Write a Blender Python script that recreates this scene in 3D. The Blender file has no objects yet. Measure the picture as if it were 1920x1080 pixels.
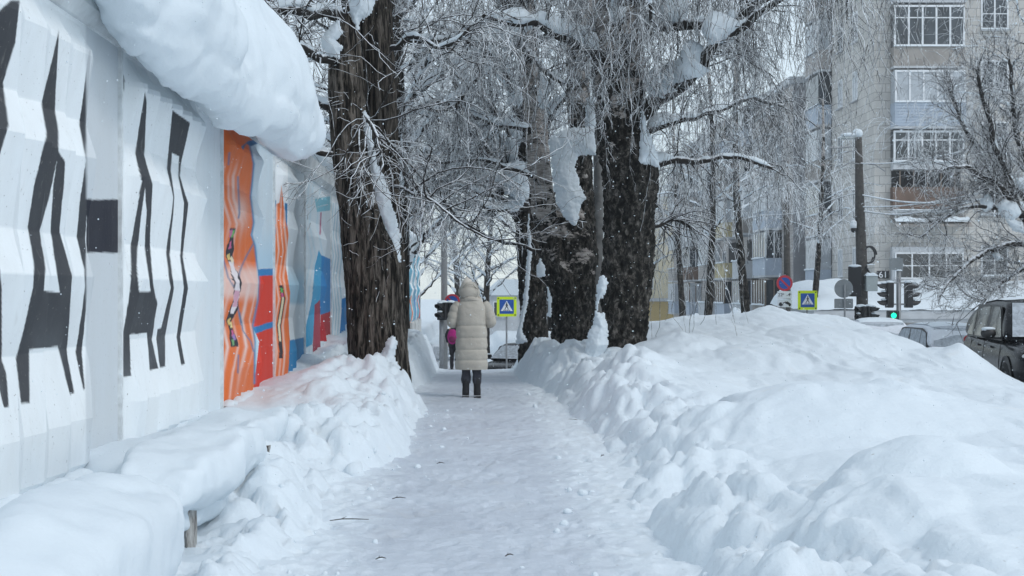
import bpy, bmesh, math, random
import numpy as np
from mathutils import Vector, Matrix, noise as mnoise

R = math.radians
scene = bpy.context.scene
COL = scene.collection

# ---------------------------------------------------------------- camera
F_PX, VX, VY, EYE = 2600.0, 890.0, 548.0, 1.55     # focal length in photo pixels, vanishing point, eye height
cam_d = bpy.data.cameras.new("camera"); cam = bpy.data.objects.new("camera", cam_d); COL.objects.link(cam)
cam_d.sensor_width = 36.0; cam_d.lens = 36.0*F_PX/1920.0
cam_d.shift_x = (960-VX)/1920.0; cam_d.shift_y = (VY-540)/1920.0
cam_d.clip_start = 0.1; cam_d.clip_end = 3000
cam.location = (0, 0, EYE); cam.rotation_euler = (R(90), 0, 0)
scene.camera = cam

# ---------------------------------------------------------------- overcast sky and soft sun
SUN_EL, SUN_AZ = R(46), R(128)
world = bpy.data.worlds.new("World"); scene.world = world; world.use_nodes = True
wt = world.node_tree; wt.nodes.clear()
w_out = wt.nodes.new('ShaderNodeOutputWorld')
sky = wt.nodes.new('ShaderNodeTexSky'); sky.sky_type = 'NISHITA'; sky.sun_disc = False
sky.sun_elevation = SUN_EL; sky.sun_rotation = SUN_AZ
bg1 = wt.nodes.new('ShaderNodeBackground'); bg1.inputs['Strength'].default_value = 0.05
wt.links.new(sky.outputs[0], bg1.inputs['Color'])
# cloud deck: slightly brighter overhead than at the horizon
geo = wt.nodes.new('ShaderNodeNewGeometry'); sep = wt.nodes.new('ShaderNodeSeparateXYZ')
tc = wt.nodes.new('ShaderNodeTexCoord'); wt.links.new(tc.outputs['Generated'], sep.inputs[0])
cr = wt.nodes.new('ShaderNodeValToRGB')
cr.color_ramp.elements[0].position = 0.0; cr.color_ramp.elements[0].color = (0.84, 0.95, 1.0, 1)
cr.color_ramp.elements[1].position = 0.9; cr.color_ramp.elements[1].color = (0.79, 0.89, 0.975, 1)
wt.links.new(sep.outputs['Z'], cr.inputs[0])
bg2 = wt.nodes.new('ShaderNodeBackground'); bg2.inputs['Strength'].default_value = 0.70
wt.links.new(cr.outputs[0], bg2.inputs['Color'])
ad = wt.nodes.new('ShaderNodeAddShader')
wt.links.new(bg1.outputs[0], ad.inputs[0]); wt.links.new(bg2.outputs[0], ad.inputs[1]); wt.links.new(ad.outputs[0], w_out.inputs['Surface'])
sun_d = bpy.data.lights.new("sun", 'SUN'); sun = bpy.data.objects.new("sun", sun_d); COL.objects.link(sun)
sun_d.energy = 0.85; sun_d.angle = R(14); sun_d.color = (1.0, 0.97, 0.93)
sd = Vector((math.sin(SUN_AZ)*math.cos(SUN_EL), math.cos(SUN_AZ)*math.cos(SUN_EL), math.sin(SUN_EL)))
sun.rotation_euler = sd.to_track_quat('Z', 'Y').to_euler()
vs = scene.view_settings
vs.view_transform = 'Standard'; vs.look = 'None'; vs.exposure = 0.13; vs.gamma = 1.0; vs.use_curve_mapping = False
scene.cycles.volume_bounces = 0; scene.cycles.max_bounces = 8; scene.cycles.diffuse_bounces = 6
scene.cycles.transparent_max_bounces = 8

# ---------------------------------------------------------------- helpers
def P(px, py, Y):
    """A point measured in the photograph, at Y metres ahead of the camera."""
    return np.array([(px-VX)*Y/F_PX, Y, EYE-(py-VY)*Y/F_PX])

def link(o, parent=None):
    COL.objects.link(o)
    if parent is not None: o.parent = parent
    return o

def tag(o, label=None, cat=None, group=None, kind=None):
    if label: o['label'] = label
    if cat: o['category'] = cat
    if group: o['group'] = group
    if kind: o['kind'] = kind
    return o

def empty(name, loc=(0, 0, 0), rz=0):
    o = bpy.data.objects.new(name, None); COL.objects.link(o)
    o.location = loc; o.rotation_euler = (0, 0, rz); o.empty_display_size = 0.3
    return o

def mesh_np(name, V, Fc, mat=None, parent=None, smooth=True, col=None, matidx=None):
    """Mesh object from numpy arrays: V (n,3); Fc (m,3) or (m,4)."""
    V = np.asarray(V, np.float32).reshape(-1, 3); Fc = np.asarray(Fc, np.int32)
    k = Fc.shape[1]; m = len(Fc)
    me = bpy.data.meshes.new(name)
    me.vertices.add(len(V)); me.vertices.foreach_set('co', V.ravel())
    me.loops.add(m*k); me.loops.foreach_set('vertex_index', Fc.ravel())
    me.polygons.add(m)
    me.polygons.foreach_set('loop_start', np.arange(0, m*k, k, dtype=np.int32))
    me.polygons.foreach_set('loop_total', np.full(m, k, np.int32))
    me.polygons.foreach_set('use_smooth', np.full(m, bool(smooth)))
    if matidx is not None: me.polygons.foreach_set('material_index', np.asarray(matidx, np.int32))
    me.update(calc_edges=True)
    if col is not None:
        ca = me.color_attributes.new('paint', 'FLOAT_COLOR', 'POINT')
        c4 = np.ones((len(V), 4), np.float32); c4[:, :3] = col
        ca.data.foreach_set('color', c4.ravel())
    for mm in (mat if isinstance(mat, (list, tuple)) else [mat]):
        if mm: me.materials.append(mm)
    o = bpy.data.objects.new(name, me)
    return link(o, parent)

def grid_faces(nr, nc, closed=False):
    i = np.arange(nr-1)[:, None]; j = np.arange(nc if closed else nc-1)[None, :]
    j2 = (j+1) % nc
    a = i*nc+j; b = i*nc+j2; c = (i+1)*nc+j2; d = (i+1)*nc+j
    return np.stack([a, b, c, d], -1).reshape(-1, 4)

class MB:
    """Collects simple shapes and links them as one mesh."""
    def __init__(s): s.v = []; s.f = []
    def add(s, vs, fs):
        n = len(s.v); s.v += [tuple(v) for v in vs]; s.f += [tuple(n+i for i in f) for f in fs]; return s
    def box(s, x0, x1, y0, y1, z0, z1, M=None):
        vs = [Vector((x, y, z)) for z in (z0, z1) for y in (y0, y1) for x in (x0, x1)]
        if M is not None: vs = [M @ v for v in vs]
        return s.add(vs, [(0, 2, 3, 1), (4, 5, 7, 6), (0, 1, 5, 4), (2, 6, 7, 3), (0, 4, 6, 2), (1, 3, 7, 5)])
    def prism(s, pts, y0, y1, M=None):
        """Outline pts [(x,z)] extruded in y."""
        n = len(pts); vs = [Vector((x, y0, z)) for x, z in pts]+[Vector((x, y1, z)) for x, z in pts]
        if M is not None: vs = [M @ v for v in vs]
        return s.add(vs, [tuple(range(n)), tuple(range(2*n-1, n-1, -1))]+[(i, i+n, (i+1) % n+n, (i+1) % n) for i in range(n)])
    def tube(s, pts, rad, k=8, cap=True):
        pts = [Vector(p) for p in pts]; n = len(pts)
        if not hasattr(rad, '__len__'): rad = [rad]*n
        t0 = (pts[1]-pts[0]).normalized(); u = t0.orthogonal().normalized(); rings = []
        for i in range(n):
            t = (pts[min(i+1, n-1)]-pts[max(i-1, 0)]).normalized()
            u = (u-t*u.dot(t)).normalized(); w = t.cross(u)
            rings.append([pts[i]+(u*math.cos(2*math.pi*a/k)+w*math.sin(2*math.pi*a/k))*rad[i] for a in range(k)])
        vs = [v for r in rings for v in r]
        fs = [(i*k+a, i*k+(a+1) % k, (i+1)*k+(a+1) % k, (i+1)*k+a) for i in range(n-1) for a in range(k)]
        if cap: fs += [tuple(range(k-1, -1, -1)), tuple((n-1)*k+a for a in range(k))]
        return s.add(vs, fs)
    def cyl(s, c, r, h, axis='Z', k=16, r2=None):
        c = Vector(c); d = {'X': Vector((1, 0, 0)), 'Y': Vector((0, 1, 0)), 'Z': Vector((0, 0, 1))}[axis]
        return s.tube([c, c+d*h], [r, r if r2 is None else r2], k)
    def ball(s, c, r, k=12, m=8, fz=None):
        rx, ry, rz = (r, r, r) if not hasattr(r, '__len__') else r
        vs = []; fs = []
        for i in range(m+1):
            th = math.pi*i/m
            for j in range(k):
                ph = 2*math.pi*j/k
                vs.append((c[0]+rx*math.sin(th)*math.cos(ph), c[1]+ry*math.sin(th)*math.sin(ph), c[2]+rz*math.cos(th)))
        for i in range(m):
            for j in range(k): fs.append((i*k+j, (i+1)*k+j, (i+1)*k+(j+1) % k, i*k+(j+1) % k))
        return s.add(vs, fs)
    def build(s, name, mat, parent=None, smooth=False, bevel=0, sub=0, angle=35):
        me = bpy.data.meshes.new(name); me.from_pydata([tuple(v) for v in s.v], [], s.f)
        for mm in (mat if isinstance(mat, (list, tuple)) else [mat]): me.materials.append(mm)
        if smooth or sub: me.polygons.foreach_set('use_smooth', [True]*len(me.polygons))
        me.update(); o = link(bpy.data.objects.new(name, me), parent)
        if bevel:
            b = o.modifiers.new('bevel', 'BEVEL'); b.width = bevel; b.segments = 2; b.limit_method = 'ANGLE'
        if sub:
            b = o.modifiers.new('sub', 'SUBSURF'); b.levels = b.render_levels = sub
        return o

# value noise, vectorised
def _h(ix, iy, iz, s):
    n = (ix*374761393+iy*668265263+iz*2147483647+s*974634777) & 0xffffffffffff
    n = ((n ^ (n >> 13))*1274126177) & 0xffffffffffff
    n = ((n ^ (n >> 16))*668265263) & 0xffffffff
    return (n & 0xffffff)/float(0xffffff)
def vn(x, y, z=None, s=0):
    x = np.asarray(x, float); y = np.asarray(y, float); z = np.zeros_like(x) if z is None else np.asarray(z, float)
    x, y, z = np.broadcast_arrays(x, y, z)
    ix = np.floor(x).astype(np.int64); iy = np.floor(y).astype(np.int64); iz = np.floor(z).astype(np.int64)
    fx, fy, fz = x-ix, y-iy, z-iz
    fx = fx*fx*fx*(fx*(fx*6-15)+10); fy = fy*fy*fy*(fy*(fy*6-15)+10); fz = fz*fz*fz*(fz*(fz*6-15)+10)
    r = 0
    for a in (0, 1):
        for b in (0, 1):
            for c in (0, 1):
                r = r+_h(ix+a, iy+b, iz+c, s)*(fx if a else 1-fx)*(fy if b else 1-fy)*(fz if c else 1-fz)
    return r*2-1
def fbm(x, y, z=None, s=0, o=4, g=0.5):
    x = np.asarray(x, float); y = np.asarray(y, float)
    z = np.zeros_like(x) if z is None else np.asarray(z, float)
    r = 0; a = 1; t = 0
    for i in range(o):
        r = r+a*vn(x*2**i+i*7.3, y*2**i-i*3.1, z*2**i+i*1.7, s+i); t += a; a *= g
    return r/t
def sst(a, b, x):
    t = np.clip((np.asarray(x, float)-a)/(b-a), 0, 1); return t*t*(3-2*t)

# ---------------------------------------------------------------- materials
class NT:
    def __init__(s, name):
        s.m = bpy.data.materials.new(name); s.m.use_nodes = True; s.t = s.m.node_tree; s.t.nodes.clear()
        s.o = s.n('ShaderNodeOutputMaterial'); s.b = s.n('ShaderNodeBsdfPrincipled'); s.l(s.b.outputs[0], s.o.inputs[0])
    def n(s, typ, **k):
        x = s.t.nodes.new(typ)
        for a, v in k.items(): setattr(x, a, v)
        return x
    def l(s, a, b): s.t.links.new(a, b)
    def set(s, **k):
        for a, v in k.items():
            i = s.b.inputs[a.replace('_', ' ')]
            if hasattr(v, 'links') or isinstance(v, bpy.types.NodeSocket): s.l(v, i)
            else: i.default_value = (*v, 1) if hasattr(v, '__len__') and len(v) == 3 else v
        return s
    def pos(s, sc=(1, 1, 1)):
        tc = s.n('ShaderNodeNewGeometry'); mp = s.n('ShaderNodeMapping'); mp.inputs['Scale'].default_value = sc
        s.l(tc.outputs['Position'], mp.inputs[0]); return mp.outputs[0]
    def obj(s, sc=(1, 1, 1)):
        tc = s.n('ShaderNodeTexCoord'); mp = s.n('ShaderNodeMapping'); mp.inputs['Scale'].default_value = sc
        s.l(tc.outputs['Object'], mp.inputs[0]); return mp.outputs[0]
    def noise(s, vec, scale, detail=4, rough=0.55, dist=0):
        x = s.n('ShaderNodeTexNoise'); x.inputs['Scale'].default_value = scale; x.inputs['Detail'].default_value = detail
        x.inputs['Roughness'].default_value = rough; x.inputs['Distortion'].default_value = dist; s.l(vec, x.inputs['Vector']); return x.outputs['Fac']
    def ramp(s, f, stops):
        x = s.n('ShaderNodeValToRGB'); s.l(f, x.inputs[0]); e = x.color_ramp.elements
        while len(e) < len(stops): e.new(0.5)
        for i, (p, c) in enumerate(stops):
            e[i].position = p; e[i].color = (*c, 1) if hasattr(c, '__len__') else (c, c, c, 1)
        return x.outputs[0]
    def mix(s, f, a, b, mode='MIX'):
        x = s.n('ShaderNodeMix', data_type='RGBA', blend_type=mode)
        for sock, v in ((x.inputs[0], f), (x.inputs[6], a), (x.inputs[7], b)):
            if isinstance(v, bpy.types.NodeSocket): s.l(v, sock)
            elif hasattr(v, '__len__'): sock.default_value = (*v, 1)
            else: sock.default_value = v
        return x.outputs[2]
    def math(s, op, a, b=0.0):
        x = s.n('ShaderNodeMath', operation=op)
        for i, v in enumerate((a, b)):
            if isinstance(v, bpy.types.NodeSocket): s.l(v, x.inputs[i])
            else: x.inputs[i].default_value = v
        return x.outputs[0]
    def bump(s, h, strength=0.5, dist=0.02, prev=None):
        x = s.n('ShaderNodeBump'); x.inputs['Strength'].default_value = strength; x.inputs['Distance'].default_value = dist
        s.l(h, x.inputs['Height'])
        if prev is not None: s.l(prev, x.inputs['Normal'])
        s.l(x.outputs[0], s.b.inputs['Normal']); return x.outputs[0]
    def nz(s):
        g = s.n('ShaderNodeNewGeometry'); sp = s.n('ShaderNodeSeparateXYZ'); s.l(g.outputs['Normal'], sp.inputs[0]); return sp.outputs['Z']

def plain(name, col, rough=0.6, metal=0.0, var=0.12, scale=6, bump=0.0, snowy=0.0, spec=None):
    t = NT(name); p = t.obj(); n = t.noise(p, scale, 5, 0.6)
    c = t.ramp(n, [(0.25, tuple(x*(1-var) for x in col)), (0.75, tuple(min(1, x*(1+var)) for x in col))])
    if snowy:
        f = t.math('ADD', t.nz(), t.math('MULTIPLY', t.math('SUBTRACT', t.noise(t.pos(), 9, 4), 0.5), 1.2))
        f = t.ramp(f, [(snowy-0.08, 0), (snowy+0.08, 1)]); c = t.mix(f, c, (0.8, 0.85, 0.9))
    t.set(Base_Color=c, Roughness=rough, Metallic=metal)
    if spec is not None: t.set(Specular_IOR_Level=spec)
    if bump: t.bump(t.noise(p, scale*5, 4), bump, 0.01)
    return t.m

def snow_mat(name, col=(0.70, 0.765, 0.81), fine=1.0, dirt=0.0):
    t = NT(name); p = t.pos()
    c = t.ramp(t.noise(p, 0.8, 3), [(0.3, tuple(x*0.97 for x in col)), (0.7, col)])
    if dirt:
        f = t.ramp(t.noise(p, 1.6, 5, 0.65), [(0.62, 0), (0.78, dirt)]); c = t.mix(f, c, (0.70, 0.66, 0.58))
        f2 = t.ramp(t.noise(p, 38, 2, 0.5), [(0.735, 0), (0.76, 0.6)]); c = t.mix(f2, c, (0.25, 0.22, 0.19))
    t.set(Base_Color=c, Roughness=0.75, Specular_IOR_Level=0.25)
    b1 = t.bump(t.noise(p, 5, 5, 0.6), 0.45*fine, 0.05)
    t.bump(t.noise(p, 42, 4, 0.7), 0.4*fine, 0.008, b1)
    return t.m

M = {}
M['snow'] = snow_mat('snow'); M['snow_bank'] = snow_mat('bank_snow', dirt=0.35)
M['snow_soft'] = snow_mat('soft_snow', fine=0.5)
def path_mat():
    t = NT('packed_snow'); p = t.pos((1, 1, 1)); ps = t.pos((1.0, 0.55, 1))
    c = t.ramp(t.noise(p, 0.9, 5, 0.6), [(0.3, (0.47, 0.51, 0.57)), (0.7, (0.58, 0.63, 0.69))])
    sp = t.n('ShaderNodeSeparateXYZ'); t.l(p, sp.inputs[0]); ax = t.math('ADD', t.math('ABSOLUTE', sp.outputs['X']), t.math('MULTIPLY', t.math('SUBTRACT', t.noise(p, 4, 5, .7), .5), .9))
    c = t.mix(t.ramp(ax, [(.55, 0), (1.0, 1)]), c, (0.695, 0.755, 0.80))          # looser, cleaner snow towards the edges
    c = t.mix(t.ramp(t.noise(t.pos((1, .6, 1)), 2.3, 5, .65), [(.56, 0), (.75, .25)]), c, (.52, .50, .46))
    f2 = t.ramp(t.noise(p, 30, 2, 0.5), [(0.74, 0), (0.765, 0.6)]); c = t.mix(f2, c, (0.22, 0.19, 0.17))
    t.set(Base_Color=c, Roughness=0.6, Specular_IOR_Level=0.35)
    b1 = t.bump(t.noise(ps, 9, 4, 0.6), 0.5, 0.03); t.bump(t.noise(p, 45, 3, 0.6), 0.4, 0.008, b1)
    return t.m
M['path'] = path_mat()
M['road'] = plain('road_snow', (0.55, 0.59, 0.63), 0.7, scale=0.7, var=0.2, bump=0.3)

# ---------------------------------------------------------------- ground
def g_path(Y): return np.interp(Y, [0, 22, 26, 30, 38, 44, 49, 80, 400], [0, 0, -.05, -.2, -.57, -1.0, -1.8, -1.8, -1.8])
def g_road(Y): return np.interp(Y, [0, 20, 30, 38, 46, 55, 80, 400], [-.3, -.3, -.5, -.80, -1.2, -1.8, -1.8, -1.8])
_tl = np.array([(3, -1.3), (7.6, -.90), (9.5, -.90), (11.4, -.77), (13.3, -.50), (18, -.52), (20.5, -.9), (26.5, -.66), (34, -.9), (60, -1.2)])
_tr = np.array([(3, .70), (7.6, .72), (9.5, .78), (11.4, .92), (13.3, 1.12), (20.5, .95), (26.5, .62), (34, .9), (60, 1.2)])
toeL = lambda Y: np.interp(Y, _tl[:, 0], _tl[:, 1]); toeR = lambda Y: np.interp(Y, _tr[:, 0], _tr[:, 1])

ctrl = []
def cp(px, py, Y): ctrl.append(tuple(P(px, py, Y)))
# right banks
for a in [(1180, 1150, 5.5), (1600, 1090, 5.5), (1900, 1060, 5.5),
          (1340, 1060, 7.5), (1450, 1000, 7.5), (1580, 925, 7.6), (1640, 897, 7.6), (1740, 866, 7.6), (1850, 888, 7.8), (1920, 905, 8), (2100, 930, 8),
          (1420, 960, 9), (1500, 930, 9), (1600, 915, 9), (1740, 880, 9.3), (1900, 890, 9.3),
          (1230, 850, 12), (1350, 790, 12), (1500, 762, 12), (1640, 757, 12.2), (1800, 776, 12.2), (1920, 792, 12), (2100, 800, 12),
          (1250, 920, 10.5), (1400, 880, 10.3), (1600, 850, 10.6), (1800, 850, 10.6),
          (1150, 700, 17.5), (1150, 672, 19), (1250, 705, 17), (1330, 742, 15), (1100, 740, 18.5), (1200, 780, 14.5),
          (1400, 775, 15.5), (1550, 790, 15.5), (1700, 790, 15.5), (1850, 795, 15.5), (1920, 795, 15), (2050, 790, 16), (1500, 752, 17.5), (1650, 752, 17.5),
          (1040, 700, 22), (1000, 650, 26), (960, 655, 29), (1070, 650, 24), (1170, 655, 22.5), (1170, 650, 24),
          (1260, 640, 22), (1330, 680, 20), (1400, 715, 18.5), (1450, 662, 21), (1580, 640, 23), (1700, 672, 22),
          (1230, 603, 28), (1330, 600, 28), (1440, 574, 27.5), (1395, 590, 28), (1500, 594, 27.5), (1570, 597, 27), (1610, 613, 26.5), (1650, 628, 26), (1690, 637, 25), (1735, 656, 24.5),
          (1800, 643, 22.6), (1765, 655, 22.8), (1850, 690, 22), (1895, 712, 21.6), (1920, 720, 21.3), (1700, 735, 18), (1850, 735, 18), (1920, 745, 17.5)]: cp(*a)
for X, Y, z in [(-1.65, 7.9, .14), (-1.5, 8.3, .12), (1.5, 7.6, .26), (1.55, 9, .22), (1.6, 10.5, .24), (3.5, 33, .8), (6, 33, .7), (1.8, 34, .4), (1.7, 42, -.2), (4, 42, 0), (1.9, 55, -1), (5, 55, -1), (7.5, 33, .4), (7.5, 42, -.4),
                (10, 14, 0), (10, 18, -.1), (10, 8, .3), (10, 27, -.4), (10, 40, -.8), (12, 60, -1.5), (-3.5, 60, -.8), (3, 3, .4), (6, 4, .4), (-2.5, 3, .4)]:
    ctrl.append((X, Y, z))
# left bank against the painted wall
for Y, z in [(5, .0), (7, .05), (8.2, .12), (8.7, .22), (9.2, .35), (10, .42), (12, .42), (13.8, .40), (16.2, .46), (17.7, .46), (19, .51), (20.7, .64), (22.9, .74), (27.6, .92), (35, .6), (45, 0)]:
    ctrl.append((-2.55, Y, z))
for a in [(560, 745, 14.5), (640, 722, 15.5), (740, 742, 17), (640, 806, 12.5), (560, 865, 11), (650, 890, 11.3), (450, 950, 8.8), (480, 1005, 8),
          (600, 693, 17), (700, 681, 17.8), (750, 705, 18.5), (790, 652, 27), (770, 637, 29), (715, 690, 20), (480, 850, 10.8), (420, 1010, 7.6),
          (745, 770, 16), (500, 780, 13)]: cp(*a)
ctrl = np.array(ctrl)
def tps_fit(C):
    n = len(C); X = C[:, :2].copy(); X[:, 1] *= 0.55                  # banks stretch along the walk
    d = np.linalg.norm(X[:, None]-X[None], axis=-1)
    K = np.sqrt(d*d+0.05**2)                                              # multiquadric
    K = K-0.02*np.eye(n)
    Pm = np.hstack([np.ones((n, 1)), X]); A = np.zeros((n+3, n+3)); A[:n, :n] = K; A[:n, n:] = Pm; A[n:, :n] = Pm.T
    w = np.linalg.solve(A, np.concatenate([C[:, 2], np.zeros(3)]))
    def f(x, y):
        y = y*0.55; out = np.zeros_like(x)+w[n]+w[n+1]*x+w[n+2]*y
        for i in range(n): out += w[i]*np.sqrt((x-X[i, 0])**2+(y-X[i, 1])**2+0.05**2)
        return out
    return f
tps = tps_fit(ctrl)

def lumps(x, y, cell, seed, keep=0.8, rr=(0.35, 0.7), squash=1.0):
    """Union of rounded chunks: highest dome of a jittered lattice."""
    u, v = x/cell, y/(cell*squash); iu, iv = np.floor(u).astype(np.int64), np.floor(v).astype(np.int64); out = np.zeros_like(x)
    for a in (-1, 0, 1):
        for b in (-1, 0, 1):
            ca, cb = iu+a, iv+b
            jx = _h(ca, cb, ca*0, seed); jy = _h(ca, cb, ca*0, seed+1); jr = _h(ca, cb, ca*0, seed+2); jk = _h(ca, cb, ca*0, seed+3)
            r = rr[0]+(rr[1]-rr[0])*jr
            d2 = ((u-ca-jx)**2+(v-cb-jy)**2)/(r*r)
            h = np.where((d2 < 1) & (jk < keep), np.sqrt(np.clip(1-d2, 0, 1))*r, 0)
            out = np.maximum(out, h)
    return out*cell

MOUNDS = [(2.40, 7.75, .55, .65, .17), (1.75, 8.7, .50, .65, .12), (3.1, 8.1, .65, .8, .10), (2.0, 6.9, .45, .5, .09), (3.2, 12.2, 1.6, 1.25, .17), (1.95, 12.2, .6, .9, .10), (4.7, 12.2, 1.1, 1.1, .10),
    (5.7, 27.6, 1.3, 2.0, .03), (7.05, 26.8, .8, 1.3, .06), (7.85, 22.6, .62, 1.0, .04), (7.1, 24.0, .6, .9, .12), (6.0, 23.2, 1.1, 1.4, .12), (3.2, 22.2, .8, 1.2, .14), (4.3, 20.6, .7, 1.0, .10), (2.3, 19, .5, 1.0, .10),
    (2.0, 17.2, .45, .8, .12), (2.5, 15.6, .45, .8, .10), (1.85, 15.3, .35, .6, .10), (4.6, 28.5, .9, 1.5, .10), (5.2, 18.8, .8, .9, .08), (6.7, 19.6, .9, .8, .08), (2.9, 10.0, .6, .6, .06), (1.5, 10.4, .3, .5, .07),
    (-1.5, 15.2, .4, .9, .08), (-1.2, 17.1, .4, .8, .08), (-1.75, 17.6, .5, .8, .07), (-1.35, 13.2, .35, .7, .07), (-1.05, 11.1, .22, .3, .10), (-1.3, 9.6, .3, .5, .08)]
def mounds(wx, wy, x, y):
    out = np.zeros_like(x)
    for a, b, rx, ry_, hh in MOUNDS:
        d2 = ((x+.35*(wx-x)-a)/rx)**2+((y+.35*(wy-y)-b)/ry_)**2; out = np.maximum(out, np.where(d2 < 1, hh*np.clip(1-d2, 0, 1)**.75, 0))
    return out
def bank_height(x, y):
    h = tps(np.clip(x, -4, 13), np.clip(y, 3, 62))
    far = sst(38, 47, y)
    h = h*(1-far)+far*(g_path(y)+0.25)
    xl, xr = toeL(y)+0.09*fbm(y*1.3, y*0+3.1, s=5), toeR(y)+0.10*fbm(y*1.3, y*0+8.1, s=6)
    d = np.where(x > (xl+xr)/2, x-xr, xl-x)                          # distance outside the trodden strip
    side = x > 0
    wd = np.where(side, 0.60, 0.45)
    rise = sst(-0.05, wd, d)
    inner = g_path(y)-0.14
    # warped coordinates make the chunks irregular
    wx = x+0.22*fbm(x*1.7, y*0.9, s=11); wy = y+0.5*fbm(x*1.1, y*1.3, s=12)
    L1 = lumps(wx, wy, 0.55, 21, 0.75, (0.4, 0.8), 1.9); L2 = lumps(wx, wy, 0.2, 31, 0.75, (0.35, 0.8), 2.0); L3 = lumps(wx+.1*fbm(x*6, y*6, s=17), wy, 0.075, 41, 0.6, (0.3, 0.7), 2.0)
    slope = sst(0.0, 0.25, d)*(1-sst(0.7, 1.7, d))                   # shovelled face next to the walk
    rough = np.where(side, slope, np.clip(slope*1.2, 0, 1))
    soft = sst(-.1, .45, fbm(x*.35, y*.2, s=14))*np.where(x > 1.6, 1, .6)                         # fields left undisturbed are smooth
    amp = np.clip(rough*0.95+0.14*(1-soft)*sst(0.6, 1.4, d), 0, 1)
    near = 1-sst(30, 42, y)
    h = h+amp*near*((L1-0.12)*0.34+(L2-0.04)*0.85+(L3-0.01)*0.9)
    h = h+sst(0.3, 1.5, d)*(0.055*fbm(wx*1.1, wy*0.55, s=15)+0.035*np.abs(fbm(wx*2.2, wy*1.0, s=16, o=3))-0.01)
    # creased ridge lines where one throw of snow lies over another
    rd = fbm(wx*0.9+5, wy*0.45, s=18, o=3); h = h+0.05*sst(0.5, 1.4, d)*(1-sst(18, 26, y))*(np.exp(-(rd/0.08)**2)-0.2)*sst(-.1, .3, fbm(x*.5, y*.3, s=23))
    h = h+mounds(wx, wy, x, y)
    # layered shovel throws in the foreground: stepped folds leaning over one another
    q = fbm(x*.75+y*.12, y*.55, s=41, o=3)*3.2+y*.55-x*.5; fr_ = q-np.floor(q); h = h+np.where(side, 1, .4)*sst(.4, 1.1, d)*(1-sst(12.5, 16, y))*(.060*(fr_**2.5)-.02)*(1-sst(.93, 1.0, fr_))*sst(-.3, .3, fbm(x*.6, y*.4, s=43))
    h = h+.022*sst(.2, .7, d)*(1-sst(18, 26, y))*fbm(wx*5, wy*3, s=45, o=4)*sst(-.1, .4, fbm(x*.8, y*.5, s=47))
    h = inner+(h-inner)*rise
    # crumbs at the toe
    h = h+0.6*L3*sst(-.25, 0, d)*(1-sst(.0, .5, d))*near
    # towards the carriageway
    e = sst(8.75, 9.7, x+0.25*fbm(y*.5, y*0, s=9)-np.interp(y, [0, 14, 20, 24, 60], [1.2, .8, 0, -.5, -.4]))
    h = h*(1-e)+(g_road(y)-0.06)*e
    far_side = sst(15.6, 17.2, x)*(1-sst(-0.1, 0.1, y*0-1)); h = h*(1-far_side)+far_side*(g_road(y)+0.35+0.15*fbm(x*.4, y*.3, s=19))
    cross = sst(47, 48.5, y)*(1-sst(56, 57, y)); h = h*(1-cross)+cross*(g_road(y)-0.05)
    back = sst(2.75, 3.1, -x); h = h*(1-back)+back*(-0.6)
    return h

cx = np.concatenate([-2.7-np.geomspace(0.03, 400, 40)[::-1], np.arange(-2.7, 9.6, 0.034), 9.6+np.geomspace(0.05, 400, 60)])
ry = np.concatenate([[-60, -30, -10, -3, 1, 3, 4.5], np.geomspace(5.2, 44, 620), np.geomspace(44.6, 420, 60)])
GX, GY = np.meshgrid(cx, ry); GZ = bank_height(GX, GY)
ground = mesh_np('snow_ground', np.stack([GX, GY, GZ], -1), grid_faces(len(ry), len(cx)), M['snow_bank'])
tag(ground, kind='structure')

def ground_z(x, y): return float(bank_height(np.array([float(x)]), np.array([float(y)]))[0])

# trodden walk: footprints and scuffs as real relief
px_ = np.arange(-1.75, 1.9, 0.022); py_ = np.concatenate([[-40, -10, 0, 3], np.geomspace(5, 60, 1500)])
QX, QY = np.meshgrid(px_, py_)
wq = QX+.05*fbm(QX*5, QY*3, s=51)
scuff = 0.026*fbm(QX*3.0, QY*2.2, s=52, o=4)-0.5*lumps(wq, QY, 0.16, 61, 0.6, (0.3, 0.6), 2.0)*0.42+0.5*lumps(wq, QY, 0.09, 71, 0.5, (0.25, 0.5), 1.2)*0.55
rgp = np.random.default_rng(77)
for i in range(420):                                                 # boot prints, mostly along the walk
    bx, by = rgp.normal(0, .42), 5.5+17*rgp.random()**1.3; an = rgp.normal(0, .22); L_, W_ = rgp.uniform(.13, .16), rgp.uniform(.045, .058)
    ia, ib = np.searchsorted(px_, [bx-.25, bx+.25]); ja, jb = np.searchsorted(py_, [by-.25, by+.25])
    if ib-ia < 3 or jb-ja < 3: continue
    dx, dy = QX[ja:jb, ia:ib]-bx, QY[ja:jb, ia:ib]-by; u = (dx*math.cos(an)+dy*math.sin(an))/W_; v = (-dx*math.sin(an)+dy*math.cos(an))/L_; d_ = np.sqrt(np.abs(u)**2.6+np.abs(v)**2.6)
    scuff[ja:jb, ia:ib] += rgp.uniform(.5, 1)*(-.016*(1-sst(.8, 1.15, d_))+.007*np.exp(-((d_-1.25)/.16)**2))
bowl = 0.05*(np.abs(QX)/1.2)**2
QZ = g_path(QY)+scuff*(0.6+0.6*sst(0.5, 1.0, np.abs(QX)))+bowl*0.6+0.012*fbm(QX*.8, QY*.5, s=54)
mesh_np('path', np.stack([QX, QY, QZ], -1), grid_faces(len(py_), len(px_)), M['path'])
tag(bpy.data.objects['path'], kind='structure')

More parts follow.
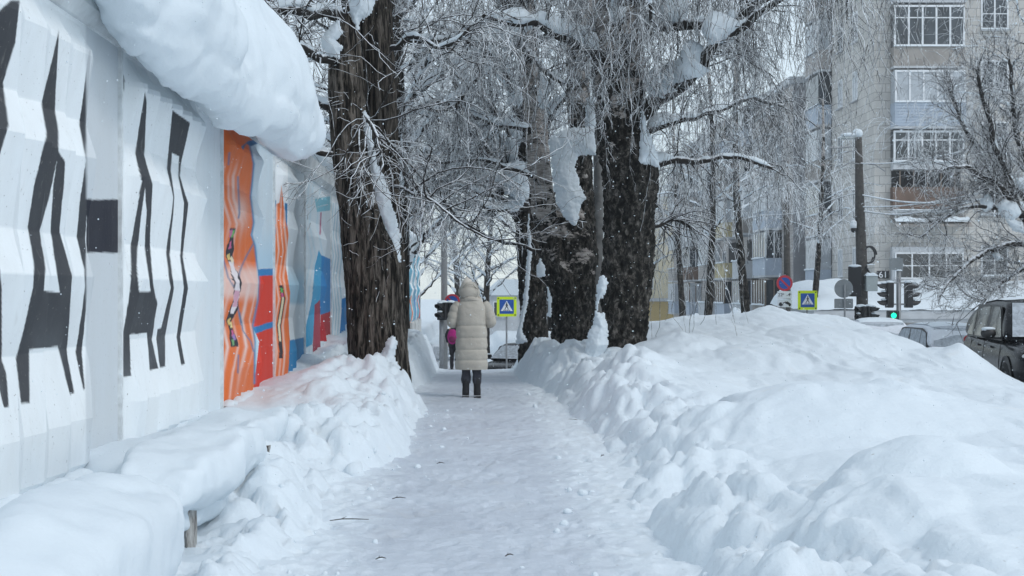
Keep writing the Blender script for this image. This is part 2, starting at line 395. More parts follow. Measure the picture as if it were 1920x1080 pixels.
# carriageway and the crossing street
ys = np.concatenate([np.linspace(-20, 66, 90), [90, 140, 300]]); xs = np.linspace(8.6, 17.0, 30)
RX, RY = np.meshgrid(xs, ys); RZ = g_road(RY)+0.02*fbm(RX*1.2, RY*.15, s=81)
tag(mesh_np('road', np.stack([RX, RY, RZ], -1), grid_faces(len(ys), len(xs)), M['road']), kind='structure')
ys = np.linspace(48, 56.5, 14); xs = np.linspace(-60, 60, 60); RX, RY = np.meshgrid(xs, ys)
tag(mesh_np('cross_street', np.stack([RX, RY, g_road(RY)+0.012+0.02*fbm(RX*.3, RY*1, s=82)], -1), grid_faces(len(ys), len(xs)), M['road']), kind='structure')

# ---------------------------------------------------------------- the painted wall
XW = -2.55
def wallY(px): return -XW*F_PX/(VX-px)
def inpoly(px, py, poly):
    r = np.zeros(px.shape, bool); n = len(poly)
    for i in range(n):
        x1, y1 = poly[i]; x2, y2 = poly[(i+1) % n]
        if y1 == y2: continue
        c = ((y1 > py) != (y2 > py)) & (px < (x2-x1)*(py-y1)/(y2-y1)+x1); r ^= c
    return r
def stripe(px, py, line, w):
    """0..1 closeness to a polyline given as x(y)."""
    xs_, ys_ = zip(*line); xc = np.interp(py, ys_, xs_)
    return np.exp(-((px-xc)/w)**2)*((py >= ys_[0]) & (py <= ys_[-1]))

def wall_mat():
    t = NT('painted_concrete'); p = t.pos()
    a = t.n('ShaderNodeAttribute', attribute_name='paint')
    n = t.noise(t.pos((1, 1, 0.25)), 5, 6, 0.65); lum = t.n('ShaderNodeRGBToBW'); t.l(a.outputs['Color'], lum.inputs[0]); wf = t.math('MULTIPLY', t.ramp(n, [(0.35, 0.0), (0.85, 0.26)]), t.ramp(lum.outputs[0], [(0, .12), (.5, 1)])); c = t.mix(wf, a.outputs['Color'], (0.50, 0.50, 0.48))
    ch = t.ramp(t.noise(p, 55, 2, 0.5), [(0.72, 0), (0.74, 0.8)]); c = t.mix(ch, c, (0.22, 0.21, 0.20))
    dr = t.ramp(t.noise(t.pos((9, 9, .45)), 2.0, 5, .7), [(.60, 0), (.78, .30)]); c = t.mix(dr, c, (.40, .39, .36))          # drips and grime
    t.set(Base_Color=c, Roughness=0.62, Specular_IOR_Level=0.35)
    b = t.bump(t.noise(p, 28, 5, 0.6), 0.35, 0.006); return t.m
M['wall'] = wall_mat()
def conc():
    t = NT('weathered_concrete'); p = t.pos()
    c = t.ramp(t.noise(t.pos((1, 1, .6)), 3.5, 7, 0.7), [(0.3, (0.42, 0.42, 0.41)), (0.55, (0.62, 0.63, 0.62)), (0.8, (0.70, 0.71, 0.70))])
    cr_ = t.n('ShaderNodeTexNoise'); cr_.inputs['Scale'].default_value = 6; cr_.inputs['Detail'].default_value = 8; t.l(t.pos((1, 1.4, .35)), cr_.inputs['Vector'])
    c = t.mix(t.ramp(cr_.outputs['Fac'], [(0.60, 0), (0.66, 0.85)]), c, (0.09, 0.08, 0.075))
    t.set(Base_Color=c, Roughness=0.85); t.bump(t.noise(p, 20, 6, 0.7), 0.7, 0.02); return t.m
M['concrete'] = conc()

wall = empty('painted_wall', (XW, 4, 0)); WL = Vector(wall.location)
tag(wall, 'long white concrete wall painted with black stripes and orange, red and blue shapes beside the path', 'wall')
edges = [2.6, 6.25] + [wallY(p) for p in (223, 414, 512, 570)] + [24.5, 28.1]
while edges[-1] < 62: edges.append(edges[-1]+3.6)
reliefs = {1: (6.3, wallY(158)), 2: (wallY(231), wallY(368)), 3: (wallY(417), wallY(481)), 4: (wallY(514), wallY(546)), 5: (wallY(573), wallY(601))}
ZL = [0.40, 0.75, 1.2, 1.65, 1.9, 2.4, 2.65, 3.05, 3.28]
ZD = [0.0, .035, -.05, .06, -.05, .06, -.05, .05, 0.0]
ZB, ZT = 0.36, 3.30
WHITE = np.array([.82, .86, .88]); BLK = np.array([.040, .043, .050]); NAVY = np.array([.010, .011, .022])
BLACK_POLYS = [
 [(20,0),(37,0),(29,80),(5,155),(16,235),(0,292),(-40,330),(-40,60)],
 [(111,55),(103,207),(109,240),(110,285),(122,305),(120,350),(111,435),(136,515),(132,570),(125,662),(139,735),(131,740),(108,650),(54,655),(56,756),(39,757),(30,672),(62,540),(65,500),(52,425),(65,345),(87,255),(78,193)],
 [(171,93),(161,232),(165,305),(163,372),(160,450),(162,500),(163,545),(154,660),(160,728),(157,730),(142,660),(159,540),(158,505),(143,445),(150,370),(162,300),(148,232),(167,95)],
 [(-20,500),(0,500),(4,540),(3,675),(12,700),(17,762),(8,765),(-8,700)],
 [(272,172),(275,192),(270,290),(286,345),(281,460),(287,530),(295,570),(284,637),(297,690),(280,694),(275,624),(243,628),(245,705),(231,707),(228,642),(244,545),(246,505),(245,460),(265,340),(253,288)],
 [(324,207),(356,230),(341,300),(337,330),(353,382),(343,480),(353,540),(338,632),(347,682),(340,684),(331,632),(345,540),(338,480),(345,380),(334,330),(336,293),(322,287),(320,320),(327,370),(318,478),(327,540),(309,632),(310,687),(300,689),(292,635),(295,617),(302,615),(320,540),(311,475),(325,370),(312,315)],
 [(231,140),(234,152),(231,172)]]
WHITE_HOLES = [[(107,300),(100,345),(95,435),(105,500),(112,548),(82,545),(86,505),(75,432),(92,370)],
 [(271,352),(275,400),(271,465),(283,546),(261,547),(257,500),(258,465)]]
OR, RED, BLU, LBL, PNK = [np.array(c) for c in ((.72,.155,.03), (.66, .035, .015), (.02, .20, .48), (.36, .68, .84), (.55,.10,.25))]
def paint(pi, y, z, x):
    px = VX+F_PX*x/y; py = VY-F_PX*(z-EYE)/y
    px = px+.9*fbm(y*6, z*6, s=95, o=3)*13/np.maximum(y, 8); py = py+16*fbm(y*5, z*5, s=96, o=3)/np.maximum(y, 8)
    c = np.tile(WHITE, px.shape+(1,)).astype(float)
    def put(mask, col, a=1.0):
        m = np.asarray(mask, float)[..., None]*a; c[:] = c*(1-m)+np.asarray(col)*m
    if pi <= 2:
        for q in BLACK_POLYS: put(inpoly(px, py, q), BLK)
        for q in WHITE_HOLES: put(inpoly(px, py, q), WHITE)
        put((px > 162) & (px < 229) & (py > 374) & (py < 474), NAVY)
        if pi == 1: put(sst(158, 164, px)*((py < 374) | (py > 474)), (.56, .60, .63), .8)
        if pi == 2: put(sst(362, 400, px), (.62, .72, .78), .5)
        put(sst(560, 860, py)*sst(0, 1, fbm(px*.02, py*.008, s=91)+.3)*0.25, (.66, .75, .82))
    elif pi == 3:
        put(px > 470, (.60, .70, .76)); put((px > 478)*sst(400, 500, py)*(1-sst(500, 505, py)), (.35, .60, .78), .6)
        put(inpoly(px, py, [(481,505),(513,503),(513,516),(479,518)]), BLU)
        put(inpoly(px, py, [(478,518),(513,516),(513,604),(474,615)]), RED); put(inpoly(px, py, [(474,614),(513,602),(513,613),(476,627)]), BLU)
        put(inpoly(px, py, [(476,627),(513,613),(513,740),(474,740)]), RED); put(inpoly(px, py, [(476,618),(486,640),(479,700),(474,700)]), (.5,.68,.78))
        org = inpoly(px, py, [(405,225),(492,225),(494,262),(468,272),(476,307),(470,370),(476,417),(470,440),(478,460),(485,528),(483,565),(474,610),(478,640),(476,730),(476,800),(405,800)])
        put(org, OR)
        edge = [(468,272),(476,307),(470,370),(476,417),(472,440),(478,460),(485,528),(483,565),(474,610),(478,640),(477,720)]
        put(stripe(px, py, edge, 2.2), (.05,.22,.42), .9); put(inpoly(px, py, [(452,275),(466,264),(492,258),(492,266),(470,274),(462,270),(456,281)]), (.05,.16,.32))
        zz = [(442,235),(432,300),(424,330),(425,372),(440,420),(434,450),(430,490),(446,535),(430,600),(440,650),(430,700),(424,760)]
        for off, w, a in ((-12, 3.0, .75), (6, 2.2, .6), (20, 3.2, .8), (33, 1.8, .5), (-22, 1.5, .4)):
            m = stripe(px-off*(.9+.25*np.sin(py*.013)), py, zz, w)*org*sst(280, 360, py)*(.55+.45*np.sin(py*.021+off)); put(np.clip(m, 0, 1), (.80,.70,.66), a)
        put(sst(.2, .8, np.exp(-((py-530)/34)**2))*org, (.82,.72,.68), .62); put(np.exp(-((py-395)/30)**2-((px-452)/14)**2)*org, (.80,.68,.62), .6)
        for ln in ([(415,470),(428,520),(440,480+60),(452,610)], [(476,455),(462,480),(449,510),(444,545)], [(449,585),(455,620),(470,640),(476,660)], [(430,285),(428,310)], [(446,330),(449,400),(447,410)], [(420,600),(414,640)], [(447,665),(446,700)]):
            ys_ = sorted([b for a_, b in ln]); ln = sorted(ln, key=lambda q: q[1]); put(stripe(px, py, ln, 1.8)*org, (.07,.18,.33), .85)
        px = px+2.2*fbm(py*.09, px*.2, s=97, o=2); fig = [(437,428),(434,450),(430,480),(436,500),(446,530),(440,575),(429,602),(436,630),(440,650)]
        f = stripe(px, py, fig, 6.6+1.8*np.sin(py*.11)); put(f > .45, (.03,.03,.04))
        put((stripe(px, py, fig, 4.6) > .45) & (py > 490) & (py < 588), (.78,.72,.74)); put((stripe(px, py, fig, 4.6) > .5) & (py > 545) & (py < 575), PNK, .6)
        for yy, dx_, cc in ((437, 1.5, (.12,.42,.10)), (434, -3, (.5,.15,.3)), (455, -1, PNK), (476, -2, (.75,.55,.15)), (484, 3, (.8,.7,.5)), (598, -1, (.78,.55,.15)), (606, 3, (.8,.7,.3)), (622, 1, PNK), (640, -1, (.15,.35,.14)), (632, 3, (.3,.2,.45))):
            put((stripe(px-dx_, py, fig, 2.6) > .4) & (np.abs(py-yy+(px-440)*.5) < 6), cc)
    elif pi == 4:
        put(px > 540, (.60,.67,.71)); put((px > 540)*sst(480, 540, py)*(1-sst(565, 575, py)), (.22,.42,.55), .8)
        o4 = inpoly(px, py, [(524,380),(528,345),(532,385),(536,400),(541,440),(536,500),(544,550),(541,600),(544,640),(540,700),(512,740),(511,600),(516,520),(516,450),(511,385)])
        put(o4, OR); put(inpoly(px, py, [(511,372),(518,376),(516,440),(511,430)]), (.03,.2,.42)); put(inpoly(px, py, [(534,380),(539,382),(538,430),(534,405)]), (.03,.2,.42))
        zz = [(528,345),(526,420),(531,470),(524,520),(531,560),(523,610),(527,660),(522,720)]
        for off, w in ((-8, 1.6), (0, 1.3), (7, 1.8)): put(stripe(px-off, py, zz, w)*o4, (.80,.66,.60), .7)
        put((stripe(px, py, zz, 4.4) > .5) & (py > 535) & (py < 672), (.03,.03,.04)); put((stripe(px, py, zz, 2.4) > .5) & (py > 556) & (py < 640), (.72,.66,.45))
        put((stripe(px, py, zz, 2.8) > .5) & (np.abs(py-545) < 5), (.1,.4,.1)); put((stripe(px, py, zz, 2.8) > .5) & (np.abs(py-553) < 4), PNK)
        put(inpoly(px, py, [(543,638),(572,632),(572,760),(538,760),(541,690)]), (.02,.20,.42))
    elif pi == 5:
        put((px > 568), (.60,.68,.73)); zz = [(597,330),(588,420),(600,480),(588,540),(580,600),(573,660)]
        for off in (-16, -8, 6): put(stripe(px-off, py, zz, 1.6), (.45,.62,.72), .7)
        put(inpoly(px, py, [(600,477),(622,487),(622,586),(600,590)]), BLU); put(inpoly(px, py, [(598,468),(603,480),(601,560),(590,600),(586,645),(568,655),(572,620),(585,560),(590,500)]), (.05,.32,.55))
        put(inpoly(px, py, [(601,590),(622,583),(622,640),(600,640)]), (.40,.012,.02)); put(inpoly(px, py, [(590,572),(600,562),(601,660),(586,660)]), (.33,.05,.08))
        put(inpoly(px, py, [(590,372),(622,368),(622,394),(594,398)]), (.18,.45,.55)); put(stripe(px, py, [(602,398),(601,415),(600,440)], 1.2), (.35,.02,.12))
    elif pi == 6:
        zz = [(633,380),(628,440),(633,480),(628,520),(634,580),(630,640)]
        for off in (-8, -3, 2, 8): put(stripe(px-off, py, zz, 1.2), (.28,.50,.62), .7)
        put(inpoly(px, py, [(641,560),(660,553),(660,640),(636,640),(640,585)]), BLU)
    else:
        k = pi % 4; s_ = (y % 3.6)/3.6
        put((s_ > .5) & (z > .9) & (z < 1.9), (LBL, BLU, LBL, RED)[k], .9); put((s_ < .28) & (z < 1.4), (RED, (.50,.55,.58), OR, BLU)[k], .9)
        if y.max() > 50: put(s_ > .45, (.10,.36,.50), .9)
    return c

for pi in range(1, len(edges)-1):
    y0, y1 = edges[pi], edges[pi+1]
    if pi == 0: pass
    far = pi > 6
    ny = max(8, int((y1-y0)/(.008 if pi < 3 else .012 if not far else .1))); nz_ = int((ZT-ZB)/(0.010 if not far else .05))
    yy = np.linspace(y0+0.004, y1-0.004, ny); zz = np.linspace(ZB, ZT, nz_); Yg, Zg = np.meshgrid(yy, zz)
    ra, rb = reliefs.get(pi, (y0+.05, y1-1.35))
    mask = np.clip(np.minimum((Yg-ra)/.12, (rb-Yg)/.12), 0, 1)*np.clip((Zg-ZB)/.10, 0, 1)*np.clip((ZT-.03-Zg)/.18, 0, 1)
    per = (0.46, 0.40, 0.40, 0.40)[min(pi-1, 3)]; ph = ((Yg-ra)/per + 0.16*np.interp(Zg, ZL, ZD)/0.05) % 1.0
    tri = np.where(ph < .62, ph/.62, (1-ph)/.38)
    D = mask*(0.055+np.interp(Zg, ZL, ZD)*0.95+0.085*(tri-.5)*(0.7+0.3*np.sin(Zg*5+Yg)))
    Xg = XW+D
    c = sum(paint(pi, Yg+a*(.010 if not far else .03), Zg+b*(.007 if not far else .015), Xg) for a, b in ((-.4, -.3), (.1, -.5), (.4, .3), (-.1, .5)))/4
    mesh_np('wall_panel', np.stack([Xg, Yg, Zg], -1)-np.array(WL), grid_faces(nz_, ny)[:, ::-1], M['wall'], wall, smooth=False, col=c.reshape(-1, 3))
    MB().box(XW-.06, XW+.028, y0-.03, y0+.012, ZB-.02, ZT+.02, Matrix.Translation(-WL)).build('seam_strip', plain('seam', (.66, .69, .70), .7, var=.25, scale=9, bump=.3) if pi == 1 else bpy.data.materials['seam'], wall)
    mb = MB().box(XW-.3, XW-.004, y0, y1-.0, -1.8, ZB, Matrix.Translation(-WL))
    mb.build('wall_foot', M['concrete'], wall)
    # projecting foundation block with a crust of snow
    fy0, fy1 = {1: (6.4, wallY(146)), 2: (11.6, 12.75), 3: (14.0, 16.1)}.get(pi, (y0+.3, y1-1.2)); top = {1: .385, 2: .40, 3: .40}.get(pi, .34)
    n = 24; vs = []; rng = np.random.default_rng(pi)
    for i in range(n+1):
        yb = fy0+(fy1-fy0)*i/n; j = .012*rng.standard_normal(); 
        vs += [(XW-.1, yb, -.7), (XW+.13+j*.4, yb, -.7), (XW+.13+j*.4, yb, top-.015+j), (XW+.115+j*.4, yb, top+j), (XW-.1, yb, top+.005+j)]
    fs = [(i*5+a, i*5+(a+1) % 5, (i+1)*5+(a+1) % 5, (i+1)*5+a) for i in range(n) for a in range(5)]+[(4, 3, 2, 1, 0), tuple(n*5+a for a in range(5))]
    MB().add([Vector(v)-WL for v in vs], fs).build('foundation_block', M['concrete'], wall)
    if pi < 7:
        n = 60; m = 10; ya = np.linspace(fy0-.03, fy1-.02, n); th = np.linspace(0, math.pi, m); A, T = np.meshgrid(ya, th, indexing='ij')
        hh = (.035+.035*(fbm(A*3.5, A*0, s=pi)+.3))*np.clip(np.minimum(A-ya[0], ya[-1]-A)/.1, 0, 1)**.5+.004
        V = np.stack([XW+.06-(.085+.01*fbm(A*9, A*0, s=pi+3))*np.cos(T), A, top-.005+hh*np.sin(T)*1.4], -1)
        mesh_np('snow_crust', V-np.array(WL), grid_faces(n, m), M['snow'], wall)
# coping along the top
n = 220; ya = np.concatenate([np.linspace(2.6, 30, 180), np.linspace(30.5, 62, 40)]); vs = []
for i, yb in enumerate(ya):
    j = float(.006*fbm(np.array([yb*3.]), np.array([0.]), s=3)[0])
    vs += [(XW-.35, yb, ZT+.003), (XW+.02+j, yb, ZT+.003), (XW+.085+j, yb, ZT+.09), (XW+.09+j, yb, ZT+.30+j), (XW-.35, yb, ZT+.34)]
fs = [(i*5+a, i*5+(a+1) % 5, (i+1)*5+(a+1) % 5, (i+1)*5+a) for i in range(n-1) for a in range(5)]+[(4, 3, 2, 1, 0), tuple((n-1)*5+a for a in range(5))]
MB().add([Vector(v)-WL for v in vs], fs).build('coping', plain('coping_paint', (.58, .61, .62), .8, var=.25, scale=4, bump=.5), wall)

# ---------------------------------------------------------------- snow hanging over the wall
def sweep_snow(name, ys_, sect, fy_end=True, amp=.04, fr=1.3, mat=None, loc=(0, 0, 0), parent=None, seed=1, rough=0.0):
    """sect(y) -> outline (n,2) in x,z; linked as a lumpy closed mesh with pinched ends."""
    S = np.array([sect(y) for y in ys_]); n = S.shape[1]
    V = np.zeros((len(ys_), n, 3)); V[..., 0] = S[..., 0]; V[..., 2] = S[..., 1]; V[..., 1] = np.array(ys_)[:, None]
    d = fbm(V[..., 0]*fr, V[..., 1]*fr, V[..., 2]*fr, s=seed, o=4); d2 = fbm(V[..., 0]*fr+9, V[..., 1]*fr, V[..., 2]*fr, s=seed+9, o=4)
    if rough:
        st_ = np.abs(fbm(V[..., 0]*1.2, V[..., 1]*.55+V[..., 0]*.4, V[..., 2]*3.2, s=seed+21, o=4)); r2 = fbm(V[..., 0]*7, V[..., 1]*7, V[..., 2]*7, s=seed+25, o=4)
        gate = sst(-.15, .35, fbm(V[..., 0]*.6, V[..., 1]*.6, V[..., 2]*.6, s=seed+27)); V[..., 0] += rough*(.045*np.minimum(st_, .25)/.25*gate+.016*r2); V[..., 2] += rough*.018*r2*(1+1.5*(V[..., 2] < 3.25))
    V[..., 0] += amp*1.3*d; V[..., 2] += amp*d2; V[..., 1] += amp*.8*(d-d2)
    F = grid_faces(len(ys_), n, closed=True)
    Vf = V.reshape(-1, 3); c0, c1 = V[0].mean(0), V[-1].mean(0); k = len(Vf); Vf = np.vstack([Vf, c0, c1])
    i = np.arange(n); j = (i+1) % n; b = (len(ys_)-1)*n
    F = np.vstack([F, np.stack([j, i, i*0+k, i*0+k], -1)[:, :4], np.stack([b+i, b+j, i*0+k+1, i*0+k+1], -1)])
    me = bpy.data.meshes.new(name); me.from_pydata([tuple(v) for v in Vf-np.array(loc)], [], [tuple(dict.fromkeys(f)) for f in F.tolist()])
    me.polygons.foreach_set('use_smooth', [True]*len(me.polygons)); me.materials.append(mat or M['snow_soft']); me.update()
    o = link(bpy.data.objects.new(name, me), parent); o.location = loc; return o
def smooth_closed(pts, n=90):
    pts = np.array(pts, float); m = len(pts); t = np.linspace(0, m, n, endpoint=False); i = t.astype(int); f = (t-i)[:, None]
    p0, p1, p2, p3 = pts[(i-1) % m], pts[i % m], pts[(i+1) % m], pts[(i+2) % m]
    return .5*((2*p1)+(-p0+p2)*f+(2*p0-5*p1+4*p2-p3)*f*f+(-p0+3*p1-3*p2+p3)*f**3)
base_sec = np.array([(-2.6, 3.62), (-.9, 3.60), (-.08, 3.56), (.12, 3.38), (.36, 3.12), (.60, 3.0), (.80, 3.08), (.90, 3.36), (.86, 3.75), (.70, 4.12), (.45, 4.50), (.15, 4.86), (-.4, 5.2), (-1.4, 5.45), (-2.6, 5.5)])
def cornice(y):
    s = base_sec.copy()
    zb = np.interp(y, [3, 7.4, 8.2, 8.8, 9.5, 10.4, 12.3, 13.2, 14.2, 16], [3.85, 3.8, 3.66, 3.36, 3.12, 3.0, 2.98, 2.99, 2.94, 3.02])
    lift = zb-3.0; w = np.clip((3.62-s[:, 1])/.6, 0, 1); s[:, 1] += lift*w
    ext = np.interp(y, [3, 7, 8.5, 10, 12, 14, 15.5], [.30, .34, .44, .55, .66, .86, .96]); f = s[:, 0] > 0; s[f, 0] *= ext/.9
    s[:, 1] -= np.clip(s[:, 1]-3.6, 0, 9)*.16*sst(14.0, 14.5, y); e = np.interp(y, [14.3, 15.0, 15.6, 16.0, 16.25, 16.4], [1, .97, .88, .70, .45, .12]); c = np.array([-.35, 3.62]); s = c+(s-c)*np.array([e, e])
    s[:, 0] += XW; return smooth_closed(s)
ys_ = np.concatenate([np.linspace(3, 7, 14), np.linspace(7.05, 15, 170), 15+1.4*np.sin(np.linspace(0.02, math.pi/2, 34))])
o = sweep_snow('snow_cornice', ys_, cornice, amp=.12, fr=1.0, seed=4, rough=1.0, loc=(XW, 9, 3.6))
tag(o, 'huge rounded mass of snow overhanging the top of the painted wall', 'snow overhang')
def slab(y):
    k = .8+.25*math.sin(y*.9)+.1*math.sin(y*2.3)
    s = np.array([(-2.6, 3.62), (-.2, 3.60), (.06, 3.62), (.10+.05*k, 3.76), (.0, 3.90+.1*k), (-.5, 4.15+.12*k), (-1.3, 4.4), (-2.6, 4.5)])
    e = np.interp(y, [15.2, 15.6, 16.2, 60, 62], [.3, .8, 1, 1, .4]); c = np.array([-1.0, 3.62]); s = c+(s-c)*e; s[:, 0] += XW; return smooth_closed(s, 40)
o = sweep_snow('snow_layer', np.concatenate([np.linspace(15.2, 30, 150), np.linspace(30.3, 62, 80)]), slab, amp=.05, fr=1.8, seed=14, loc=(XW, 30, 3.6))
tag(o, 'thinner layer of snow lying on the far stretch of the painted wall', 'snow layer')

# pillows of snow on the low wooden parapet at the wall's foot
def pillow(name, y0, y1, xb0, xf, z0, zt, seed, label, n=90, xb_y=None, xb_x=None, drop=.30):
    def sec(y):
        xb = np.interp(y, xb_y, xb_x) if xb_y else xb0; t = (y-y0)/(y1-y0); e = max(.06, (1-abs(2*t-1)**3.2))**.5
        s = np.array([(xb, z0-.25), (xf-.16, z0-.22), (xf-.13, z0-.08), (xf-.05, z0-.05), (xf+.02, z0+.07), (xf-.02, z0+.10+.52*(zt-z0)), (xf-.20, zt-.04), (xf-.46, zt+.0), (xf-.46+(xb-xf+.46)*.5, zt-drop*.45), (xb, zt-drop)])
        c = np.array([(xb+xf)/2-.2, z0]); s = c+(s-c)*np.array([.55+.45*e, e]); return smooth_closed(s, 64)
    t = np.linspace(-1, 1, n); o = sweep_snow(name, (y0+y1)/2+(y1-y0)/2*np.sin(t*math.pi/2), sec, amp=.075, fr=1.9, rough=.5, seed=seed, loc=(xf, (y0+y1)/2, z0))
    return tag(o, label, 'snow mound')
pillow('snow_mound', 4.2, 7.15, -2.36, -1.36, .26, .71, 31, 'large smooth pillow of snow nearest the camera in the lower left corner', drop=.50)
pillow('snow_mound', 7.6, 10.2, -2.75, -1.50, .36, .66, 37, 'rounded pillow of snow just beyond the corner mound, above the weathered post', xb_y=[7.6, 8.6, 9.1, 12], xb_x=[-2.05, -2.2, -2.75, -2.75], drop=.26)
pillow('snow_mound', 9.9, 12.4, -2.75, -1.62, .30, .57, 43, 'third drooping pillow of snow on the parapet, below the second panel of the wall')
def wood_mat():
    t = NT('weathered_wood'); p = t.pos((6, 6, 1)); n = t.noise(p, 6, 6, .7)
    c = t.ramp(n, [(.35, (.07, .06, .055)), (.5, (.38, .37, .35)), (.75, (.62, .62, .60))]); t.set(Base_Color=c, Roughness=.9); t.bump(n, .8, .02); return t.m
M['wood'] = wood_mat()
for (px, py0, py1, Y, lab) in ((354, 925, 1012, 8.0, 'weathered whitewashed post end sticking out between the two nearest pillows of snow'), (496, 848, 884, 10.6, 'small weathered post end in a hollow under the third pillow of snow')):
    a = P(px, py0, Y); b = P(px, py1, Y); w = 9.5*Y/F_PX
    mb = MB(); n = 10; pts = [(-w, 0), (-w*.3, -.02), (w, 0), (w, .09), (-w, .09)]
    vs = []; rng = random.Random(px)
    for i in range(n+1):
        z = b[2]-.15+(a[2]-b[2]+.2)*i/n; vs += [(x+rng.uniform(-.003, .003), y+rng.uniform(-.002, .002), z) for x, y in pts]
    m = len(pts); mb.add(vs, [(i*m+k, i*m+(k+1) % m, (i+1)*m+(k+1) % m, (i+1)*m+k) for i in range(n) for k in range(m)]+[tuple(range(m-1, -1, -1)), tuple(n*m+k for k in range(m))])
    o = mb.build('wooden_post', M['wood']); o.location = (a[0], a[1], 0); tag(o, lab, 'post')

# ---------------------------------------------------------------- trees
def norm(v): return v/np.maximum(np.linalg.norm(v, axis=-1, keepdims=True), 1e-9)
def tubes(Ps, Rs, k=3, seed=0):
    """Many tubes at once: Ps (N,K,3), Rs (N,K)."""
    N, K, _ = Ps.shape; rng = np.random.default_rng(seed)
    t = np.empty_like(Ps); t[:, 1:-1] = Ps[:, 2:]-Ps[:, :-2]; t[:, 0] = Ps[:, 1]-Ps[:, 0]; t[:, -1] = Ps[:, -1]-Ps[:, -2]; t = norm(t)
    ref = norm(rng.standard_normal((N, 1, 3))); u = norm(ref-t*(t*ref).sum(-1, keepdims=True)+1e-6); w = np.cross(t, u)
    a = np.arange(k)*2*math.pi/k
    V = Ps[:, :, None]+Rs[:, :, None, None]*(u[:, :, None]*np.cos(a)[:, None]+w[:, :, None]*np.sin(a)[:, None])
    i = np.arange(N)[:, None, None]*K*k; j = np.arange(K-1)[None, :, None]*k; c = np.arange(k)[None, None, :]; c2 = (c+1) % k
    F = np.stack([i+j+c, i+j+c2, i+j+k+c2, i+j+k+c], -1).reshape(-1, 4)
    return V.reshape(-1, 3), F
def merge(parts):
    Vs, Fs, n = [], [], 0
    for V, F in parts: Vs.append(V); Fs.append(F+n); n += len(V)
    return np.vstack(Vs), np.vstack(Fs)
def grow(rng, S, D, L, K, jit, grav=0.0, kink=0.0):
    """grav>0 pulls down, <0 lifts."""
    N = len(S); Pp = np.empty((N, K, 3)); Pp[:, 0] = S; d = norm(D); st = (L/(K-1))[:, None]
    g = np.array([0, 0, -1.0])*(grav if not hasattr(grav, '__len__') else np.asarray(grav)[:, None])
    for i in range(1, K):
        d = norm(d+jit*rng.standard_normal((N, 3))+g)
        Pp[:, i] = Pp[:, i-1]+d*st
        if kink: Pp[:, i] += kink*rng.standard_normal((N, 3))*st
    return Pp
def sample(rng, Ps, Rs, n, t0=.15, t1=1.0):
    N, K, _ = Ps.shape; idx = rng.integers(0, N, n); t = t0+(t1-t0)*rng.random(n); f = t*(K-1); i = np.minimum(f.astype(int), K-2); f = (f-i)[:, None]
    A, B = Ps[idx, i], Ps[idx, i+1]; r = Rs[idx, i]*(1-f[:, 0])+Rs[idx, i+1]*f[:, 0]
    return A*(1-f)+B*f, norm(B-A), r, t
def branch_dir(rng, T, ang, lift=0.0):
    p = rng.standard_normal(T.shape); p = norm(p-T*(p*T).sum(-1, keepdims=True)); a = ang[:, None]
    return norm(T*np.cos(a)+p*np.sin(a)+np.array([0, 0, lift]))
def resample(pts, rads, n):
    pts = np.array(pts, float); rads = np.array(rads, float); d = np.concatenate([[0], np.cumsum(np.linalg.norm(np.diff(pts, axis=0), axis=1))]); s = np.linspace(0, d[-1], n)
    # Catmull-Rom through the points
    m = len(pts); q = np.interp(s, d, np.arange(m)); i = np.minimum(q.astype(int), m-2); f = (q-i)[:, None]
    g = lambda j: pts[np.clip(j, 0, m-1)]
    p0, p1, p2, p3 = g(i-1), g(i), g(i+1), g(i+2)
    out = .5*((2*p1)+(-p0+p2)*f+(2*p0-5*p1+4*p2-p3)*f*f+(-p0+3*p1-3*p2+p3)*f**3)
    return out, np.interp(s, d, rads)

def bark_linden(name='furrowed_bark', g=1.0):
    t = NT(name); n = t.noise(t.pos((9, 9, 1.1)), 2.2, 7, .68, .6)
    c = t.ramp(n, [(.42, (.008, .007, .006)), (.50, (.036*g, .031*g, .026*g)), (.62, (.12*g, .105*g, .09*g))])
    f = t.math('ADD', t.nz(), t.math('MULTIPLY', t.math('SUBTRACT', t.noise(t.pos(), 30, 3), .5), 1.0)); c = t.mix(t.ramp(f, [(.55, 0), (.75, 1)]), c, (.8, .84, .88))
    t.set(Base_Color=c, Roughness=.95, Specular_IOR_Level=.15); t.bump(n, 1.0, .05); return t.m
def bark_birch(name, z0, z1):
    t = NT(name); rough = t.noise(t.pos((3, 3, 1.6)), 4.5, 7, .7, .4)
    dark = t.ramp(rough, [(.42, (.006, .006, .005)), (.50, (.026, .024, .021)), (.58, (.075, .068, .06)), (.66, (.17, .16, .145))])
    fine = t.noise(t.pos((1.6, 1.6, 11)), 2.6, 7, .75, .5)
    pale = t.ramp(fine, [(.36, (.04, .036, .032)), (.45, (.28, .255, .235)), (.62, (.56, .52, .49))])
    g = t.n('ShaderNodeNewGeometry'); sp = t.n('ShaderNodeSeparateXYZ'); t.l(g.outputs['Position'], sp.inputs[0])
    mr = t.n('ShaderNodeMapRange'); mr.inputs['From Min'].default_value = z0; mr.inputs['From Max'].default_value = z1; mr.inputs['To Min'].default_value = -.22; mr.inputs['To Max'].default_value = .06; t.l(sp.outputs['Z'], mr.inputs[0])
    f = t.math('ADD', t.noise(t.pos((1, 1, 1.7)), 2.6, 5, .7), mr.outputs[0]); f = t.ramp(f, [(.49, 0), (.53, 1)])
    c = t.mix(f, dark, pale)
    t.set(Base_Color=c, Roughness=.92, Specular_IOR_Level=.2); b = t.bump(rough, .9, .05); t.bump(fine, .3, .01, b); return t.m
